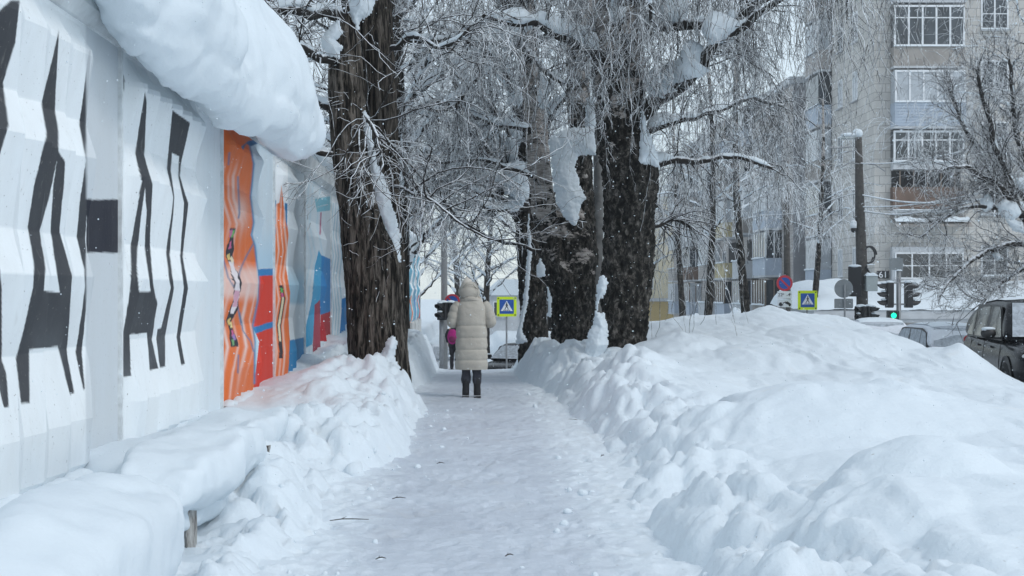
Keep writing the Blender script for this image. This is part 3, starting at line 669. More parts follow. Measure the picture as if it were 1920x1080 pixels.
M['linden'] = bark_linden(); M['linden_front'] = bark_linden('brown_furrowed_bark', 1.6); M['birchA'] = bark_birch('rough_birch_bark', 2.2, 6.0); M['birchB'] = bark_birch('pale_birch_bark', 1.0, 3.4); M['birchC'] = bark_birch('dark_birch_bark', 3, 9)
def twig_mat(name, dark, frost, lo=-.35, hi=.25):
    t = NT(name); f = t.math('ADD', t.nz(), t.math('MULTIPLY', t.math('SUBTRACT', t.noise(t.pos(), 14, 3), .5), 1.6))
    x = t.n('ShaderNodeMapRange'); x.inputs['From Min'].default_value = lo; x.inputs['From Max'].default_value = hi; t.l(f, x.inputs[0])
    c = t.mix(x.outputs[0], dark, frost); t.set(Base_Color=c, Roughness=.9, Specular_IOR_Level=.2); return t.m
M['twig'] = twig_mat('frosted_twigs', (.035, .032, .03), (.84, .88, .91), -.32, .45)
M['twig_w'] = twig_mat('heavily_frosted_twigs', (.17, .17, .18), (.84, .88, .91), -.95, .15)
M['limb'] = twig_mat('snowy_branches', (.030, .027, .025), (.74, .78, .82), .25, .6)

def trunk_mesh(name, pts, rads, mat, parent, seed, kind='linden', loc=(0, 0, 0), sides=110, step=.022, flare=True):
    L = np.linalg.norm(np.diff(np.array(pts), axis=0), axis=1).sum(); n = max(8, int(L/step)); Pc, Rc = resample(pts, rads, n)
    t = norm(np.gradient(Pc, axis=0)); ref = np.array([0, -1., 0]); u = norm(ref-t*(t@ref)[:, None]); w = np.cross(t, u)
    a = np.arange(sides)*2*math.pi/sides; ca, sa = np.cos(a), np.sin(a)
    s = np.linspace(0, L, n)[:, None]; big = fbm(ca*1.3+seed*7+0*s, sa*1.3+0*s, s*.9, s=seed, o=3)
    rm = max(Rc.mean(), .08)
    if kind == 'linden': q = fbm(ca*rm*16+0*s, sa*rm*16+0*s, s*2.3, s=seed+3, o=4); q2 = fbm(ca*rm*34+0*s, sa*rm*34+0*s, s*6, s=seed+5, o=3); d = .16*big+(.04-np.abs(q)*.20-.045*q2)*min(1, .35/rm*.6)
    else: q = fbm(ca*rm*15+0*s, sa*rm*15+0*s, s*8, s=seed+3, o=4); q2 = fbm(ca*rm*30+0*s, sa*rm*30+0*s, s*22, s=seed+5, o=3); d = .20*big+(.16*q+.08*q2)*min(1, .3/rm)
    rr = Rc[:, None]*(1+d)
    V = Pc[:, None]+rr[..., None]*(u[:, None]*ca[None, :, None]+w[:, None]*sa[None, :, None])
    V = V.reshape(-1, 3); F = grid_faces(n, sides, True)
    top = Pc[-1]+t[-1]*Rc[-1]*.4; V = np.vstack([V, top]); b = (n-1)*sides; i = np.arange(sides)
    me = bpy.data.meshes.new(name); me.from_pydata([tuple(v) for v in V-np.array(loc)], [], F.tolist()+[(b+int(x), b+(int(x)+1) % sides, len(V)-1) for x in i])
    me.polygons.foreach_set('use_smooth', [True]*len(me.polygons)); me.materials.append(mat); me.update()
    return link(bpy.data.objects.new(name, me), parent)

def patch(name, poly, Y, thick, parent, loc, cell=.014, seed=0, mat=None, soft=.22, slope=0.0):
    """A body of snow: outline measured in the photograph, placed at its own distance, bulging to real thickness."""
    pl = np.array([P(a, b, Y) for a, b in poly]); x0, z0 = pl[:, 0].min(), pl[:, 2].min(); x1, z1 = pl[:, 0].max(), pl[:, 2].max()
    xs = np.arange(x0-.02, x1+.03, cell); zs = np.arange(z0-.02, z1+.03, cell); X, Z = np.meshgrid(xs, zs)
    wob = .030; Xw = X+wob*fbm(X*9, Z*9, s=seed)+.022*fbm(X*34, Z*34, s=seed+7); Zw = Z+wob*fbm(X*9+5, Z*9, s=seed+1)+.022*fbm(X*34+5, Z*34, s=seed+8)
    ins = inpoly(Xw, Zw, [(p[0], p[2]) for p in pl]); d = np.full(X.shape, 9.)
    for i in range(len(pl)):
        a, b = pl[i][[0, 2]], pl[(i+1) % len(pl)][[0, 2]]; ab = b-a; t = np.clip(((Xw-a[0])*ab[0]+(Zw-a[1])*ab[1])/max(ab@ab, 1e-9), 0, 1)
        d = np.minimum(d, np.hypot(Xw-a[0]-t*ab[0], Zw-a[1]-t*ab[1]))
    d = np.where(ins, d, 0); h = thick*np.sqrt(np.clip(d/soft, 0, 1))*(1+.35*fbm(X*6, Z*6, s=seed+2)+.06*fbm(X*22, Z*22, s=seed+4)); base = Y+slope*(Z-z0)
    nr, nc = X.shape; F = grid_faces(nr, nc); keep = ins.ravel()[F].any(1); F = F[keep]; n = nr*nc
    V = np.vstack([np.stack([X, base-h, Z], -1).reshape(-1, 3), np.stack([X, base+h*.8+.004, Z], -1).reshape(-1, 3)])
    F = np.vstack([F, F[:, ::-1]+n]); used = np.unique(F); rm = np.zeros(2*n, int); rm[used] = np.arange(len(used))
    return mesh_np(name, V[used]-np.array(loc), rm[F], mat or M['snow_soft'], parent)

def snow_on(name, pts, rads, parent, loc, seed, thick=1.3, lift=.9, t0=0, t1=1, n=None, kmin=.3, steep=True):
    """Snow lying along the top of a limb."""
    Pc, Rc = resample(pts, rads, 60); L = np.linalg.norm(np.diff(Pc, axis=0), axis=1).sum(); n = n or max(10, int(L/.04)); Pc, Rc = resample(Pc, Rc, n)
    a, b = int(t0*(n-1)), max(int(t1*(n-1)), int(t0*(n-1))+4); Pc, Rc = Pc[a:b], Rc[a:b]; n = len(Pc); s = np.linspace(0, 1, n)
    env = np.clip(np.minimum(s, 1-s)/.06, 0, 1)**.5; nz = fbm(s*L*2.2, s*0, s=seed, o=3); env = env*np.clip(.75+1.3*nz, 0.06, 1.6)
    Q = Pc.copy(); Q[:, 2] += Rc*lift*env; th = Rc*thick*env+.002
    V, F = tubes(Q[None], th[None], 10, seed); V = V.reshape(n, 10, 3); V[:, :, 2] = Q[:, None, 2]+(V[:, :, 2]-Q[:, None, 2])*np.where(V[:, :, 2] > Q[:, None, 2], 1.25, .6)
    V = V+.006*np.stack([fbm(V[..., 0]*20, V[..., 1]*20, V[..., 2]*20, s=seed+k, o=2) for k in range(3)], -1)
    return mesh_np(name, V-np.array(loc), F, M['snow_soft'], parent)

def below_top(q):
    """Crowns are thinned out above the view to let more skylight down."""
    return (q[:, 2] < 1.75+q[:, 1]*.222) | (q[:, 0]*13.7 % 1 < .06)
class Tree:
    def __init__(s, name, loc, label, cat='tree', group=None):
        s.loc = np.array(loc, float); s.root = empty(name, loc); tag(s.root, label, cat, group); s.limbs = []; s.fine = []; s.rng = np.random.default_rng(abs(hash(label)) % 1 + int(loc[0]*100+loc[1]*10) % 9973)
    def pts(s, L): return [P(a, b, Y) for a, b, Y, r in L], [r*Y/F_PX for a, b, Y, r in L]
    def trunk(s, L, mat, seed, kind, name='trunk', world=False, **k):
        p, r = (([q[:3] for q in L], [q[3] for q in L]) if world else s.pts(L)); return trunk_mesh(name, p, r, mat, s.root, seed, kind, s.loc, **k)
    def limb(s, L, world=False, snow=0, seed=0, name='limb', t0=0.05, t1=1., keep=True, jit=.35):
        p, r = (([q[:3] for q in L], [q[3] for q in L]) if world else s.pts(L))
        n = 40; Pc, Rc = resample(p, r, n); q = np.linspace(0, 1, n); w = np.clip(q/.15, 0, 1)[:, None]
        Ln = np.linalg.norm(np.diff(Pc, axis=0), axis=1).sum()
        Pc = Pc+w*np.stack([fbm(q*Ln*1.6, q*0+k, s=seed*5+k, o=3) for k in range(3)], -1)*.14*jit*min(Ln, 2)
        V, F = tubes(Pc[None], Rc[None], 10, seed); V = V+.12*Rc.mean()*fbm(V[:, 0]*14, V[:, 1]*14, V[:, 2]*14, s=seed)[:, None]
        mesh_np(name, V-s.loc, F, M['limb'], s.root)
        if snow: snow_on('snow_cap', Pc, Rc, s.root, s.loc, seed+1, thick=snow, t0=t0, t1=t1)
        if keep: s.limbs.append((Pc, Rc))
        return Pc, Rc
    def crown(s, name, nb, nt, ntl, bl=(.6, 1.4), tl=(.5, 1.8), tll=(.08, .25), bg=.02, tg=.12, ang=(.5, 1.1), lift=.1, rb=.014, rt=.0055, rtl=.0042, mat='twig', tj=.2, K=9, keepfn=None, limbs=None):
        rng = s.rng; lim = limbs or s.limbs; Pl = np.array([l[0] for l in lim]); Rl = np.array([l[1] for l in lim])
        S, T, r, t = sample(rng, Pl, Rl, nb, .12, 1); L = rng.uniform(*bl, nb)*(1.15-.5*t)
        B = grow(rng, S, branch_dir(rng, T, rng.uniform(*ang, nb), lift), L, 9, .20, bg); r0 = np.minimum(r*.6, rb)*rng.uniform(.7, 1.2, nb)
        Rb = r0[:, None]*np.linspace(1, .4, 9)[None]
        S2, T2, r2, t2 = sample(rng, B, Rb, nt, .1, 1); L2 = rng.uniform(*tl, nt)*rng.uniform(.4, 1, nt)
        Tw = grow(rng, S2, branch_dir(rng, T2, rng.uniform(.3, 1.0, nt), 0), L2, K, tj, tg*rng.uniform(.5, 1.6, nt)); Rt = rt*np.linspace(1.1, .65, K)[None]*rng.uniform(.75, 1.3, (nt, 1))
        S3, T3, r3, t3 = sample(rng, Tw, Rt, ntl, .05, 1); L3 = rng.uniform(*tll, ntl)
        T4 = grow(rng, S3, branch_dir(rng, T3, rng.uniform(.4, 1.0, ntl), 0), L3, 4, .3, tg*.7); R4 = rtl*np.linspace(1, .6, 4)[None]*rng.uniform(.7, 1.2, (ntl, 1))
        if keepfn is not None: k = keepfn(Tw.mean(1)); Tw, Rt = Tw[k], Rt[k]; k = keepfn(T4.mean(1)); T4, R4 = T4[k], R4[k]
        V, F = merge([tubes(B, Rb, 5, 1)]); mesh_np('branches', V-s.loc, F, M['limb'], s.root)
        V, F = merge([tubes(Tw, Rt, 3, 2), tubes(T4, R4, 3, 3)]); mesh_np(name, V-s.loc, F, M[mat], s.root, smooth=True)
        return B

# --- lime tree with two trunks beside the wall
T = Tree('lime_tree', (*P(712, 740, 19.3)[:2], .2), 'thick dark lime tree with two furrowed trunks and snow in the fork, beside the wall')
T.trunk([(716,790,19.3,68),(713,740,19.3,60),(709,680,19.3,56),(704,600,19.3,53),(700,500,19.3,53),(680,400,19.3,46),(660,300,19.3,37),(651,200,19.3,34),(648,110,19.3,31),(651,55,19.3,24),(655,28,19.3,17)], M['linden_front'], 3, 'linden')
T.trunk([(716,600,19.55,34),(722,500,19.6,36),(722,420,19.65,31),(717,330,19.7,31),(712,220,19.7,33),(704,120,19.7,33),(699,30,19.75,34),(692,-80,19.8,33),(684,-260,19.8,30),(676,-500,19.8,26)], M['linden'], 8, 'linden')
patch('snow_patch', [(681,205),(690,222),(705,300),(725,350),(746,420),(752,490),(738,497),(731,462),(716,434),(704,392),(697,330),(688,270)], 19.15, .16, T.root, T.loc, seed=2)
patch('snow_patch', [(598,78),(612,58),(634,40),(639,60),(632,75),(641,86),(634,108),(615,100)], 19.0, .14, T.root, T.loc, seed=3)
patch('snow_patch', [(630,-20),(712,-20),(700,12),(690,30),(674,38),(668,68),(661,42),(652,18)], 19.2, .18, T.root, T.loc, seed=4)
patch('snow_patch', [(700,700),(716,662),(728,636),(740,632),(744,645),(738,668),(750,694),(757,732),(745,760),(700,760)], 18.85, .20, T.root, T.loc, seed=5)
T.limb([(640,112,19.2,9),(610,108,19.0,9),(575,92,18.6,8),(545,84,18.2,7),(490,78,17.6,6),(430,60,17,4)], snow=.9, seed=3)
T.limb([(650,35,19.3,14),(620,28,19,12),(580,30,18.6,10),(530,18,18.2,9),(480,20,17.8,7),(420,-10,17.3,5)], snow=.9, seed=5)
T.limb([(630,288,19.2,6),(605,286,19.0,6),(592,284,18.9,5)], snow=0, seed=6, keep=False)
T.limb([(640,205,19.5,8),(612,200,19.6,8),(585,190,19.8,7),(520,170,20.5,5)], snow=1.2, seed=7)
T.limb([(700,235,19,4),(690,225,18.6,4),(705,250,18.4,4),(722,300,18.3,3)], seed=8)
T.limb([(735,90,19.5,6),(770,70,19.0,5),(830,85,18.6,4),(880,60,18.4,3)], snow=1.0, seed=9)
T.limb([(740,350,19.4,4),(790,372,18.6,3),(860,420,18.2,2.5),(930,455,18,1.5)], seed=10)
T.limb([(650,20,19,7),(640,-60,18.6,6),(600,-130,18,5),(560,-190,17.5,4)], seed=11)
for i, (dx, dy, zz) in enumerate([(-3.5, -1.5, 6.8), (-2.5, 3, 7.0), (2.4, 2.0, 7.2), (3.0, -1.5, 7.0), (1.2, -3.5, 6.6), (-1, -3.8, 6.9), (-4, 1, 7.5), (.5, 4, 7.2), (4, .5, 8), (-3, -3, 8)]):
    a = P(695, -100, 19.7); T.limb([(a[0], a[1], 5.6+.25*i, .11), (a[0]+dx*.35, a[1]+dy*.35, zz-.3, .08), (a[0]+dx*.75, a[1]+dy*.75, zz+.2, .05), (a[0]+dx, a[1]+dy, zz-.3, .02)], world=True, snow=1.1, seed=20+i)
T.crown('crown', 280, 1200, 7200, bl=(.7, 2.0), tl=(.5, 1.7), tg=.05, bg=.05, lift=.0, ang=(.5, 1.2), keepfn=lambda q: (((q[:, 0] < -2.1) | (q[:, 0] > -.95) | (q[:, 1] > 19.8) | (q[:, 2] > 4.6) | (q[:, 0]*17.3 % 1 < .3))) & ((q[:, 2] > 2.3) | (q[:, 0] < -1)) & below_top(q))
# low dead shoots springing from the fork
S_ = np.array([P(700+3*i % 40, 225+i*9, 18.9) for i in range(13)]); rg = np.random.default_rng(5)
G = grow(rg, S_, norm(np.stack([rg.normal(.1, .8, 13), -abs(rg.normal(.3, .4, 13)), rg.normal(-.1, .5, 13)], -1)), rg.uniform(.4, 1.1, 13), 9, .3, .06); RG = .006*np.linspace(1.2, .5, 9)[None]*np.ones((13, 1))
S2_, T2_, r2_, t2_ = sample(rg, G, RG, 110, .2, 1); G2 = grow(rg, S2_, branch_dir(rg, T2_, rg.uniform(.4, 1.1, 110), 0), rg.uniform(.1, .4, 110), 5, .35, .03)
V, F = merge([tubes(G, RG, 4, 1), tubes(G2, .0042*np.linspace(1, .6, 5)[None]*np.ones((110, 1)), 3, 2)]); mesh_np('shoots', V-T.loc, F, M['twig_w'], T.root)

# --- three old birches right of the path
T = Tree('birch_tree', (*P(1170, 690, 23)[:2], .2), 'thickest old birch right of the path, its snow-laden limbs reaching right', 'tree', 'old birches right of the path')
T.trunk([(1168,740,23,54),(1168,700,23,47),(1170,640,23,42),(1172,560,23,45),(1175,480,23,47),(1179,400,23,49),(1182,335,23,54),(1172,280,23,50),(1163,225,23,45),(1163,150,23,45),(1158,50,23,43),(1152,-60,23,40),(1145,-250,23,34),(1140,-520,23,28),(1130,-900,23,18)], M['birchA'], 5, 'birch')
patch('snow_patch', [(1203,205),(1216,250),(1232,288),(1239,316),(1215,306),(1193,309),(1198,282),(1203,252)], 22.55, .14, T.root, T.loc, seed=12)
patch('snow_patch', [(1129,515),(1141,532),(1132,551),(1123,565),(1117,586),(1133,588),(1139,611),(1139,650),(1126,668),(1113,700),(1100,700),(1098,640),(1112,608),(1119,565),(1120,540)], 22.45, .20, T.root, T.loc, seed=13)
T.limb([(1195,215,23,22),(1235,185,22.7,15),(1290,148,22.3,13),(1330,104,22,11),(1372,62,21.7,9),(1425,20,21.4,7),(1500,-30,21,5)], snow=2.6, seed=31, t0=.12, t1=.85)
T.limb([(1185,70,23,18),(1230,46,22.8,13),(1300,50,22.4,11),(1360,44,22.0,9),(1440,-5,21.6,7),(1540,-40,21,4)], snow=2.2, seed=32, t0=.1, t1=.6)
T.limb([(1195,320,23.4,12),(1250,306,23.6,7),(1300,298,23.8,6),(1370,292,24,4),(1450,310,24.3,3)], snow=1.2, seed=33)
T.limb([(1200,250,23.5,9),(1270,225,23.8,6),(1340,205,24.3,5),(1400,190,24.8,4),(1470,200,25,3)], snow=1.3, seed=34)
T.limb([(1205,430,23.2,6),(1232,425,23.4,5),(1262,412,23.6,4),(1300,430,23.8,3)], seed=35)
T.limb([(1130,110,22.8,14),(1085,75,22.5,12),(1040,60,22.2,10),(1000,40,22,8),(950,45,21.8,6),(900,30,21.6,4)], snow=2.0, seed=36)
for i, (dx, dy, z1, z2) in enumerate([(3.4, -2.2, 7.2, 6.3), (4.4, .5, 7.5, 6.8), (2.9, 2.8, 7.6, 7.2), (1.5, -3.2, 7.2, 6.2), (-1.6, -2.8, 7.3, 6.5), (-2.6, .6, 7.6, 7.2), (4.9, -1.6, 8.5, 7.0), (2.2, -4.4, 8.6, 7.0), (4.2, 2.6, 8.8, 7.6), (-1, 3, 8, 7.5), (5.5, 1.3, 9.4, 7.6), (3.6, -3.6, 9.6, 7.8), (.4, -2.0, 6.8, 5.7), (2.2, -.6, 6.9, 6.1)]):
    a = P(1150, -60, 23); T.limb([(a[0], a[1], z1-1.3, .12), (a[0]+dx*.35, a[1]+dy*.35, z1, .08), (a[0]+dx*.7, a[1]+dy*.7, z1+.1, .05), (a[0]+dx, a[1]+dy, z2, .02)], world=True, snow=1.2, seed=40+i)
fr_low = lambda q: below_top(q) & (q[:, 2] > 1.15) & ~((q[:, 0] < 1.2) & (q[:, 2] < 3.2)) & (q[:, 1] > 14) & ((VY-F_PX*(q[:, 2]-EYE)/q[:, 1] < 420) | (q[:, 0]*7 % 1 < .25))
T.crown('crown', 420, 2100, 17000, bl=(.5, 1.5), tl=(1.0, 3.4), tll=(.07, .24), tg=.30, bg=.10, K=16, tj=.23, lift=.0, keepfn=fr_low)
BA = T
# kinked frosted twigs hanging close in front of the trunk
rg = np.random.default_rng(15); n_ = 95; S_ = np.array([P(a, b, c_) for a, b, c_ in zip(rg.uniform(1050, 1260, n_), rg.uniform(-60, 170, n_), rg.uniform(21.3, 22.4, n_))])
G = grow(rg, S_, norm(np.stack([rg.normal(0, .5, n_), rg.normal(-.2, .3, n_), rg.normal(-.6, .5, n_)], -1)), rg.uniform(.5, 1.7, n_), 16, .38, .30); RG = .0062*np.linspace(1.1, .7, 16)[None]*rg.uniform(.8, 1.3, (n_, 1))
m_ = 1000; S2_, T2_, r2_, t2_ = sample(rg, G, RG, m_, .05, 1); G2 = grow(rg, S2_, branch_dir(rg, T2_, rg.uniform(.5, 1.2, m_), -.2), rg.uniform(.08, .3, m_), 5, .4, .15)
V, F = merge([tubes(G, RG, 4, 1), tubes(G2, .0048*np.linspace(1, .7, 5)[None]*rg.uniform(.8, 1.3, (m_, 1)), 3, 2)]); mesh_np('shoots', V-T.loc, F, M['twig'], T.root)

T = Tree('birch_tree', (*P(1072, 680, 26)[:2], .2), 'middle old birch splitting into stems, with a long slab of snow between them', 'tree', 'old birches right of the path')
T.trunk([(1073,740,26,50),(1073,690,26,44),(1074,640,26,39),(1075,560,26,39),(1075,480,26,41),(1071,430,26,38),(1066,398,26,28),(1064,380,26,16)], M['birchB'], 15, 'birch')
T.trunk([(1060,560,25.8,30),(1042,490,25.8,29),(1028,430,25.8,24),(1016,360,25.8,21),(1009,290,25.8,20),(1002,200,25.8,18),(992,120,25.8,18),(982,50,25.8,21),(976,-20,25.8,23),(968,-150,25.8,20),(950,-400,25.8,16)], M['birchB'], 17, 'birch', name='stem')
T.trunk([(1096,500,26.3,24),(1092,420,26.4,24),(1089,330,26.5,21),(1085,230,26.5,20),(1084,130,26.5,22),(1090,20,26.5,25),(1098,-90,26.5,24),(1105,-400,26.5,18)], M['birchA'], 19, 'birch', name='stem')
patch('snow_patch', [(1028,262),(1050,246),(1080,240),(1113,236),(1117,290),(1085,292),(1078,310),(1086,345),(1099,372),(1088,384),(1080,424),(1062,412),(1045,385),(1038,340),(1033,300)], 25.35, .16, T.root, T.loc, seed=22)
patch('snow_patch', [(1012,135),(1025,150),(1028,195),(1022,205),(1010,200),(1011,165)], 25.4, .10, T.root, T.loc, seed=23)
patch('snow_patch', [(1100,185),(1118,180),(1116,238),(1098,240)], 26.0, .10, T.root, T.loc, seed=24)
patch('snow_patch', [(1013,484),(1021,500),(1022,518),(1008,518),(1008,500)], 25.3, .07, T.root, T.loc, seed=25)
patch('snow_patch', [(1027,540),(1032,552),(1033,592),(1027,594)], 25.5, .05, T.root, T.loc, seed=26)
patch('snow_patch', [(918,62),(940,28),(960,20),(975,45),(985,40),(1003,28),(998,52),(985,62),(975,90),(948,96),(935,80)], 25.2, .24, T.root, T.loc, seed=27)
patch('snow_patch', [(1008,30),(1060,40),(1110,50),(1108,72),(1060,68),(1030,62),(1006,56)], 25.8, .16, T.root, T.loc, seed=28)
T.limb([(988,92,25.6,9),(950,82,25.2,6),(900,76,24.8,6),(850,66,24.4,5),(800,72,24,4),(740,78,23.5,3)], snow=1.5, seed=51)
T.limb([(998,115,25.6,6),(960,60,25.2,10),(975,80,25,8),(1010,120,24.6,6),(1060,155,24.2,4)], seed=52)
T.limb([(1004,248,25.8,7),(960,232,25.4,5),(900,222,25,5),(860,205,24.8,4),(810,196,24.5,3),(770,205,24,2)], snow=2.0, seed=53)
T.limb([(905,78,24.9,5),(902,130,24.8,4),(880,160,24.6,4),(860,195,24.5,4),(832,206,24.4,4),(800,200,24.2,3)], seed=54)
T.limb([(1010,330,25.8,6),(960,318,25.4,4),(900,300,25,3.5),(830,300,24.6,3),(780,285,24.3,2)], snow=1.0, seed=55)
T.limb([(1014,470,25.7,4),(975,462,25.2,3.2),(920,440,24.8,3),(860,405,24.4,2.5),(815,370,24,2)], seed=56)
for i, (dx, dy, z1, z2) in enumerate([(-3.0, -2.0, 7.8, 7.0), (-3.6, 1, 8, 7.4), (-1.6, -3.6, 7.8, 6.8), (1.4, -3.4, 8, 6.6), (2.6, 2, 8.2, 7.4), (-2.4, 3.0, 8.2, 7.6), (.2, 3.6, 8, 7.5), (3.2, -1.0, 8.6, 7.0), (-3.8, -.6, 9, 7.5)]):
    a = P(975, -40, 25.8); T.limb([(a[0], a[1], z1-1.3, .12), (a[0]+dx*.35, a[1]+dy*.35, z1, .07), (a[0]+dx*.7, a[1]+dy*.7, z1+.1, .05), (a[0]+dx, a[1]+dy, z2, .02)], world=True, snow=1.2, seed=60+i)
T.crown('crown', 300, 1400, 10000, bl=(.5, 1.6), tl=(.6, 2.2), tll=(.07, .24), tg=.16, bg=.06, K=12, tj=.23, lift=.0, keepfn=lambda q: (q[:, 2] > 2.3) & (q[:, 1] > 14) & below_top(q))

T = Tree('birch_tree', (*P(1002, 650, 30)[:2], .1), 'furthest of the three old birches, its dark trunk marked by a thin streak of snow', 'tree', 'old birches right of the path')
T.trunk([(1003,710,30,34),(1003,660,30,29),(1000,600,30,26),(997,520,30,26),(991,450,30,23),(985,390,30,20),(986,300,30,17),(988,200,30,16),(990,60,30,15),(990,-200,30,13)], M['birchC'], 25, 'birch')
T.trunk([(985,430,30,12),(968,400,30,11),(945,380,29.8,9),(925,350,29.6,7),(905,300,29.4,6),(880,230,29.2,5),(850,150,29,4)], M['birchC'], 26, 'birch', name='stem')
patch('snow_patch', [(992,400),(996,480),(990,560),(978,620),(990,640),(966,645),(976,600),(986,530),(989,470)], 29.3, .07, T.root, T.loc, seed=32)
patch('snow_patch', [(938,335),(950,318),(965,300),(985,306),(994,345),(990,372),(978,384),(960,370),(948,360)], 29.4, .25, T.root, T.loc, seed=33)
patch('snow_patch', [(948,380),(960,372),(975,382),(972,395),(958,398)], 29.4, .12, T.root, T.loc, seed=34)
T.limb([(985,372,29.8,8),(950,362,29.6,6),(910,350,29.4,5),(860,330,29,4),(810,310,28.6,3)], snow=1.6, seed=71)
for k_, L in enumerate([[(988,385,29.8,7),(945,370,29.3,5),(900,362,29,4),(850,352,28.6,3),(790,350,28.3,2)], [(984,372,29.8,6),(955,335,29.6,5),(925,290,29.4,4),(895,235,29.2,3),(880,180,29,2)], [(986,378,29.8,6),(940,345,29.4,5),(890,322,29.1,4),(840,290,28.9,3),(800,250,28.7,2)],
    [(984,366,29.8,6),(962,310,29.7,5),(950,250,29.6,4),(925,180,29.5,3),(915,120,29.4,2)], [(988,392,29.8,6),(950,395,29.4,5),(912,385,29,4),(880,360,28.8,3),(850,320,28.6,2)]]): T.limb(L, snow=1.8, seed=170+k_)
T.limb([(975,355,29.8,7),(940,300,29.6,5),(900,240,29.4,4),(870,170,29,3)], snow=1.4, seed=72)
for i, (dx, dy, z0, z1) in enumerate([(-2.6, -1, 3.6, 5.2), (-2.2, 2, 3.8, 5.8), (-3, 0, 4.4, 6.6), (-1.4, -2.4, 4.8, 6.6), (1.8, -1.8, 4.2, 6), (2.2, 1.8, 5, 7), (-3.2, 1.4, 5.4, 7.6), (-1, 3, 5, 7.2), (0, -3, 5.8, 7.6)]):
    a = P(988, 200, 30); T.limb([(a[0], a[1], z0, .09), (a[0]+dx*.35, a[1]+dy*.35, z0+.7*(z1-z0), .055), (a[0]+dx*.7, a[1]+dy*.7, z1, .04), (a[0]+dx, a[1]+dy, z1+.2, .02)], world=True, snow=1.6, seed=80+i)
T.crown('crown', 320, 1400, 9000, bl=(.5, 1.6), tl=(.4, 1.3), tg=.07, bg=.03, lift=.0, keepfn=lambda q: (q[:, 2] > 2.2) & below_top(q), mat='twig_w', rt=.006, rtl=.005)

T = Tree('young_tree', (*P(1121, 640, 28)[:2], 0), 'slim straight grey trunk standing between the two thickest birches', 'tree')
M['greybark'] = plain('smooth_grey_bark', (.15, .15, .145), .9, scale=5, var=.5, bump=.4)
T.trunk([(1120,660,28,10),(1121,500,28,9.5),(1122,330,28,9),(1120,120,28,9),(1118,-100,28,8),(1118,-500,28,5)], M['greybark'], 44, 'birch', sides=24)
for i in range(5):
    a = P(1118, -30, 28); th = i*1.26; T.limb([(a[0], a[1], 6.2+.5*i, .05), (a[0]+.8*math.cos(th), a[1]+.8*math.sin(th), 7.2+.4*i, .03), (a[0]+1.6*math.cos(th), a[1]+1.6*math.sin(th), 7.7+.4*i, .015)], world=True, snow=1.2, seed=100+i)
T.crown('crown', 80, 500, 3000)

# --- generic frosted street trees, copied along the walk
def street_tree(name, label, seed, h=11, spread=4.2, z0=3.1, nl=22, weep=0, group=None, nb=230, nt=850, ntl=4600, mat='twig_w', rt=.0065, rtl=.0058, upright=0.5, rtrunk=.2, thin=1.0):
    T = Tree(name, (0, 0, 0), label, 'tree', group); rng = np.random.default_rng(seed); T.rng = rng
    ax = lambda t: np.array([.35*math.sin(t*3+seed), .3*math.sin(t*2.3+seed*2), -0.6+t*(h+.6)])
    T.trunk([(*ax(t), rtrunk*(1.15-t)+.03) for t in np.linspace(0, 1, 9)], M['birchC'] if weep else M['linden'], seed, 'birch' if weep else 'linden', world=True, sides=28, step=.08)
    for i in range(nl):
        t = (z0+(h*.9-z0)*(i/nl)**1.1)/h; a = ax(t); th = i*2.4+rng.uniform(-.4, .4); R_ = spread*(1-.55*(i/nl))*rng.uniform(.7, 1.1); up = R_*upright*rng.uniform(.6, 1.3)
        L = [(*a, .075*(1.2-t)), (a[0]+.35*R_*math.cos(th), a[1]+.35*R_*math.sin(th), a[2]+up*.6, .05*(1.2-t)), (a[0]+.7*R_*math.cos(th+.15), a[1]+.7*R_*math.sin(th+.15), a[2]+up*1.0, .035*(1.2-t)), (a[0]+R_*math.cos(th+.1), a[1]+R_*math.sin(th+.1), a[2]+up*(1.1 if not weep else .8), .012)]
        p = [q[:3] for q in L]; r = [q[3] for q in L]; T.limbs.append(resample(p, [x*thin for x in r], 40))
    V, F = merge([tubes(Pc[None]+.03*np.random.default_rng(seed+i).standard_normal((1, 40, 3)), Rc[None], 6, i) for i, (Pc, Rc) in enumerate(T.limbs)])
    mesh_np('limbs', V, F, M['limb'], T.root)
    caps = []
    for i, (Pc, Rc) in enumerate(T.limbs):
        q = np.linspace(0, 1, 40); e = np.clip(.8+1.6*fbm(q*5, q*0, s=seed+i), .05, 1.6)*np.clip(np.minimum(q, 1-q)/.08, 0, 1); Q = Pc.copy(); Q[:, 2] += Rc*1.0*e; caps.append(tubes(Q[None], ((Rc*1.25+.01*thin)*e+.002)[None], 6, i))
    V, F = merge(caps); mesh_np('snow_cap', V, F, M['snow_soft'], T.root)
    T.crown('crown', nb, nt, ntl, bl=(.5, 1.7), tl=(.5, 1.4) if not weep else (.8, 2.4), tll=(.1, .32), tg=.02 if not weep else .25, bg=.0 if not weep else .08, lift=.15 if not weep else 0, keepfn=lambda q: (q[:, 2] < 8.0) | (q[:, 0]*13.7 % 1 < .2), mat=mat, rt=rt, rtl=rtl, rb=.02)  # twigs thinned high up so the crown blocks less skylight
    return T.root
def copy_tree(o, loc, rz, sc, label=None, group=None):
    c = o.copy(); COL.objects.link(c); c.location = loc; c.rotation_euler = (0, 0, rz); c.scale = (sc, sc, sc)
    if label: c['label'] = label
    if group: c['group'] = group
    for ch in list(o.children):
        d = ch.copy(); COL.objects.link(d); d.parent = c
    return c
lime = street_tree('lime_tree', 'frost-covered lime tree on the left of the path, next beyond the thick double-trunked one', 7)
weep = street_tree('birch_tree', 'frosted weeping birch in front of the long apartment block, nearest the no parking sign', 9, h=12, spread=3.6, z0=5.6, weep=1, thin=.55, upright=.35, rtrunk=.13, nl=15, nb=170, nt=700, ntl=3600)
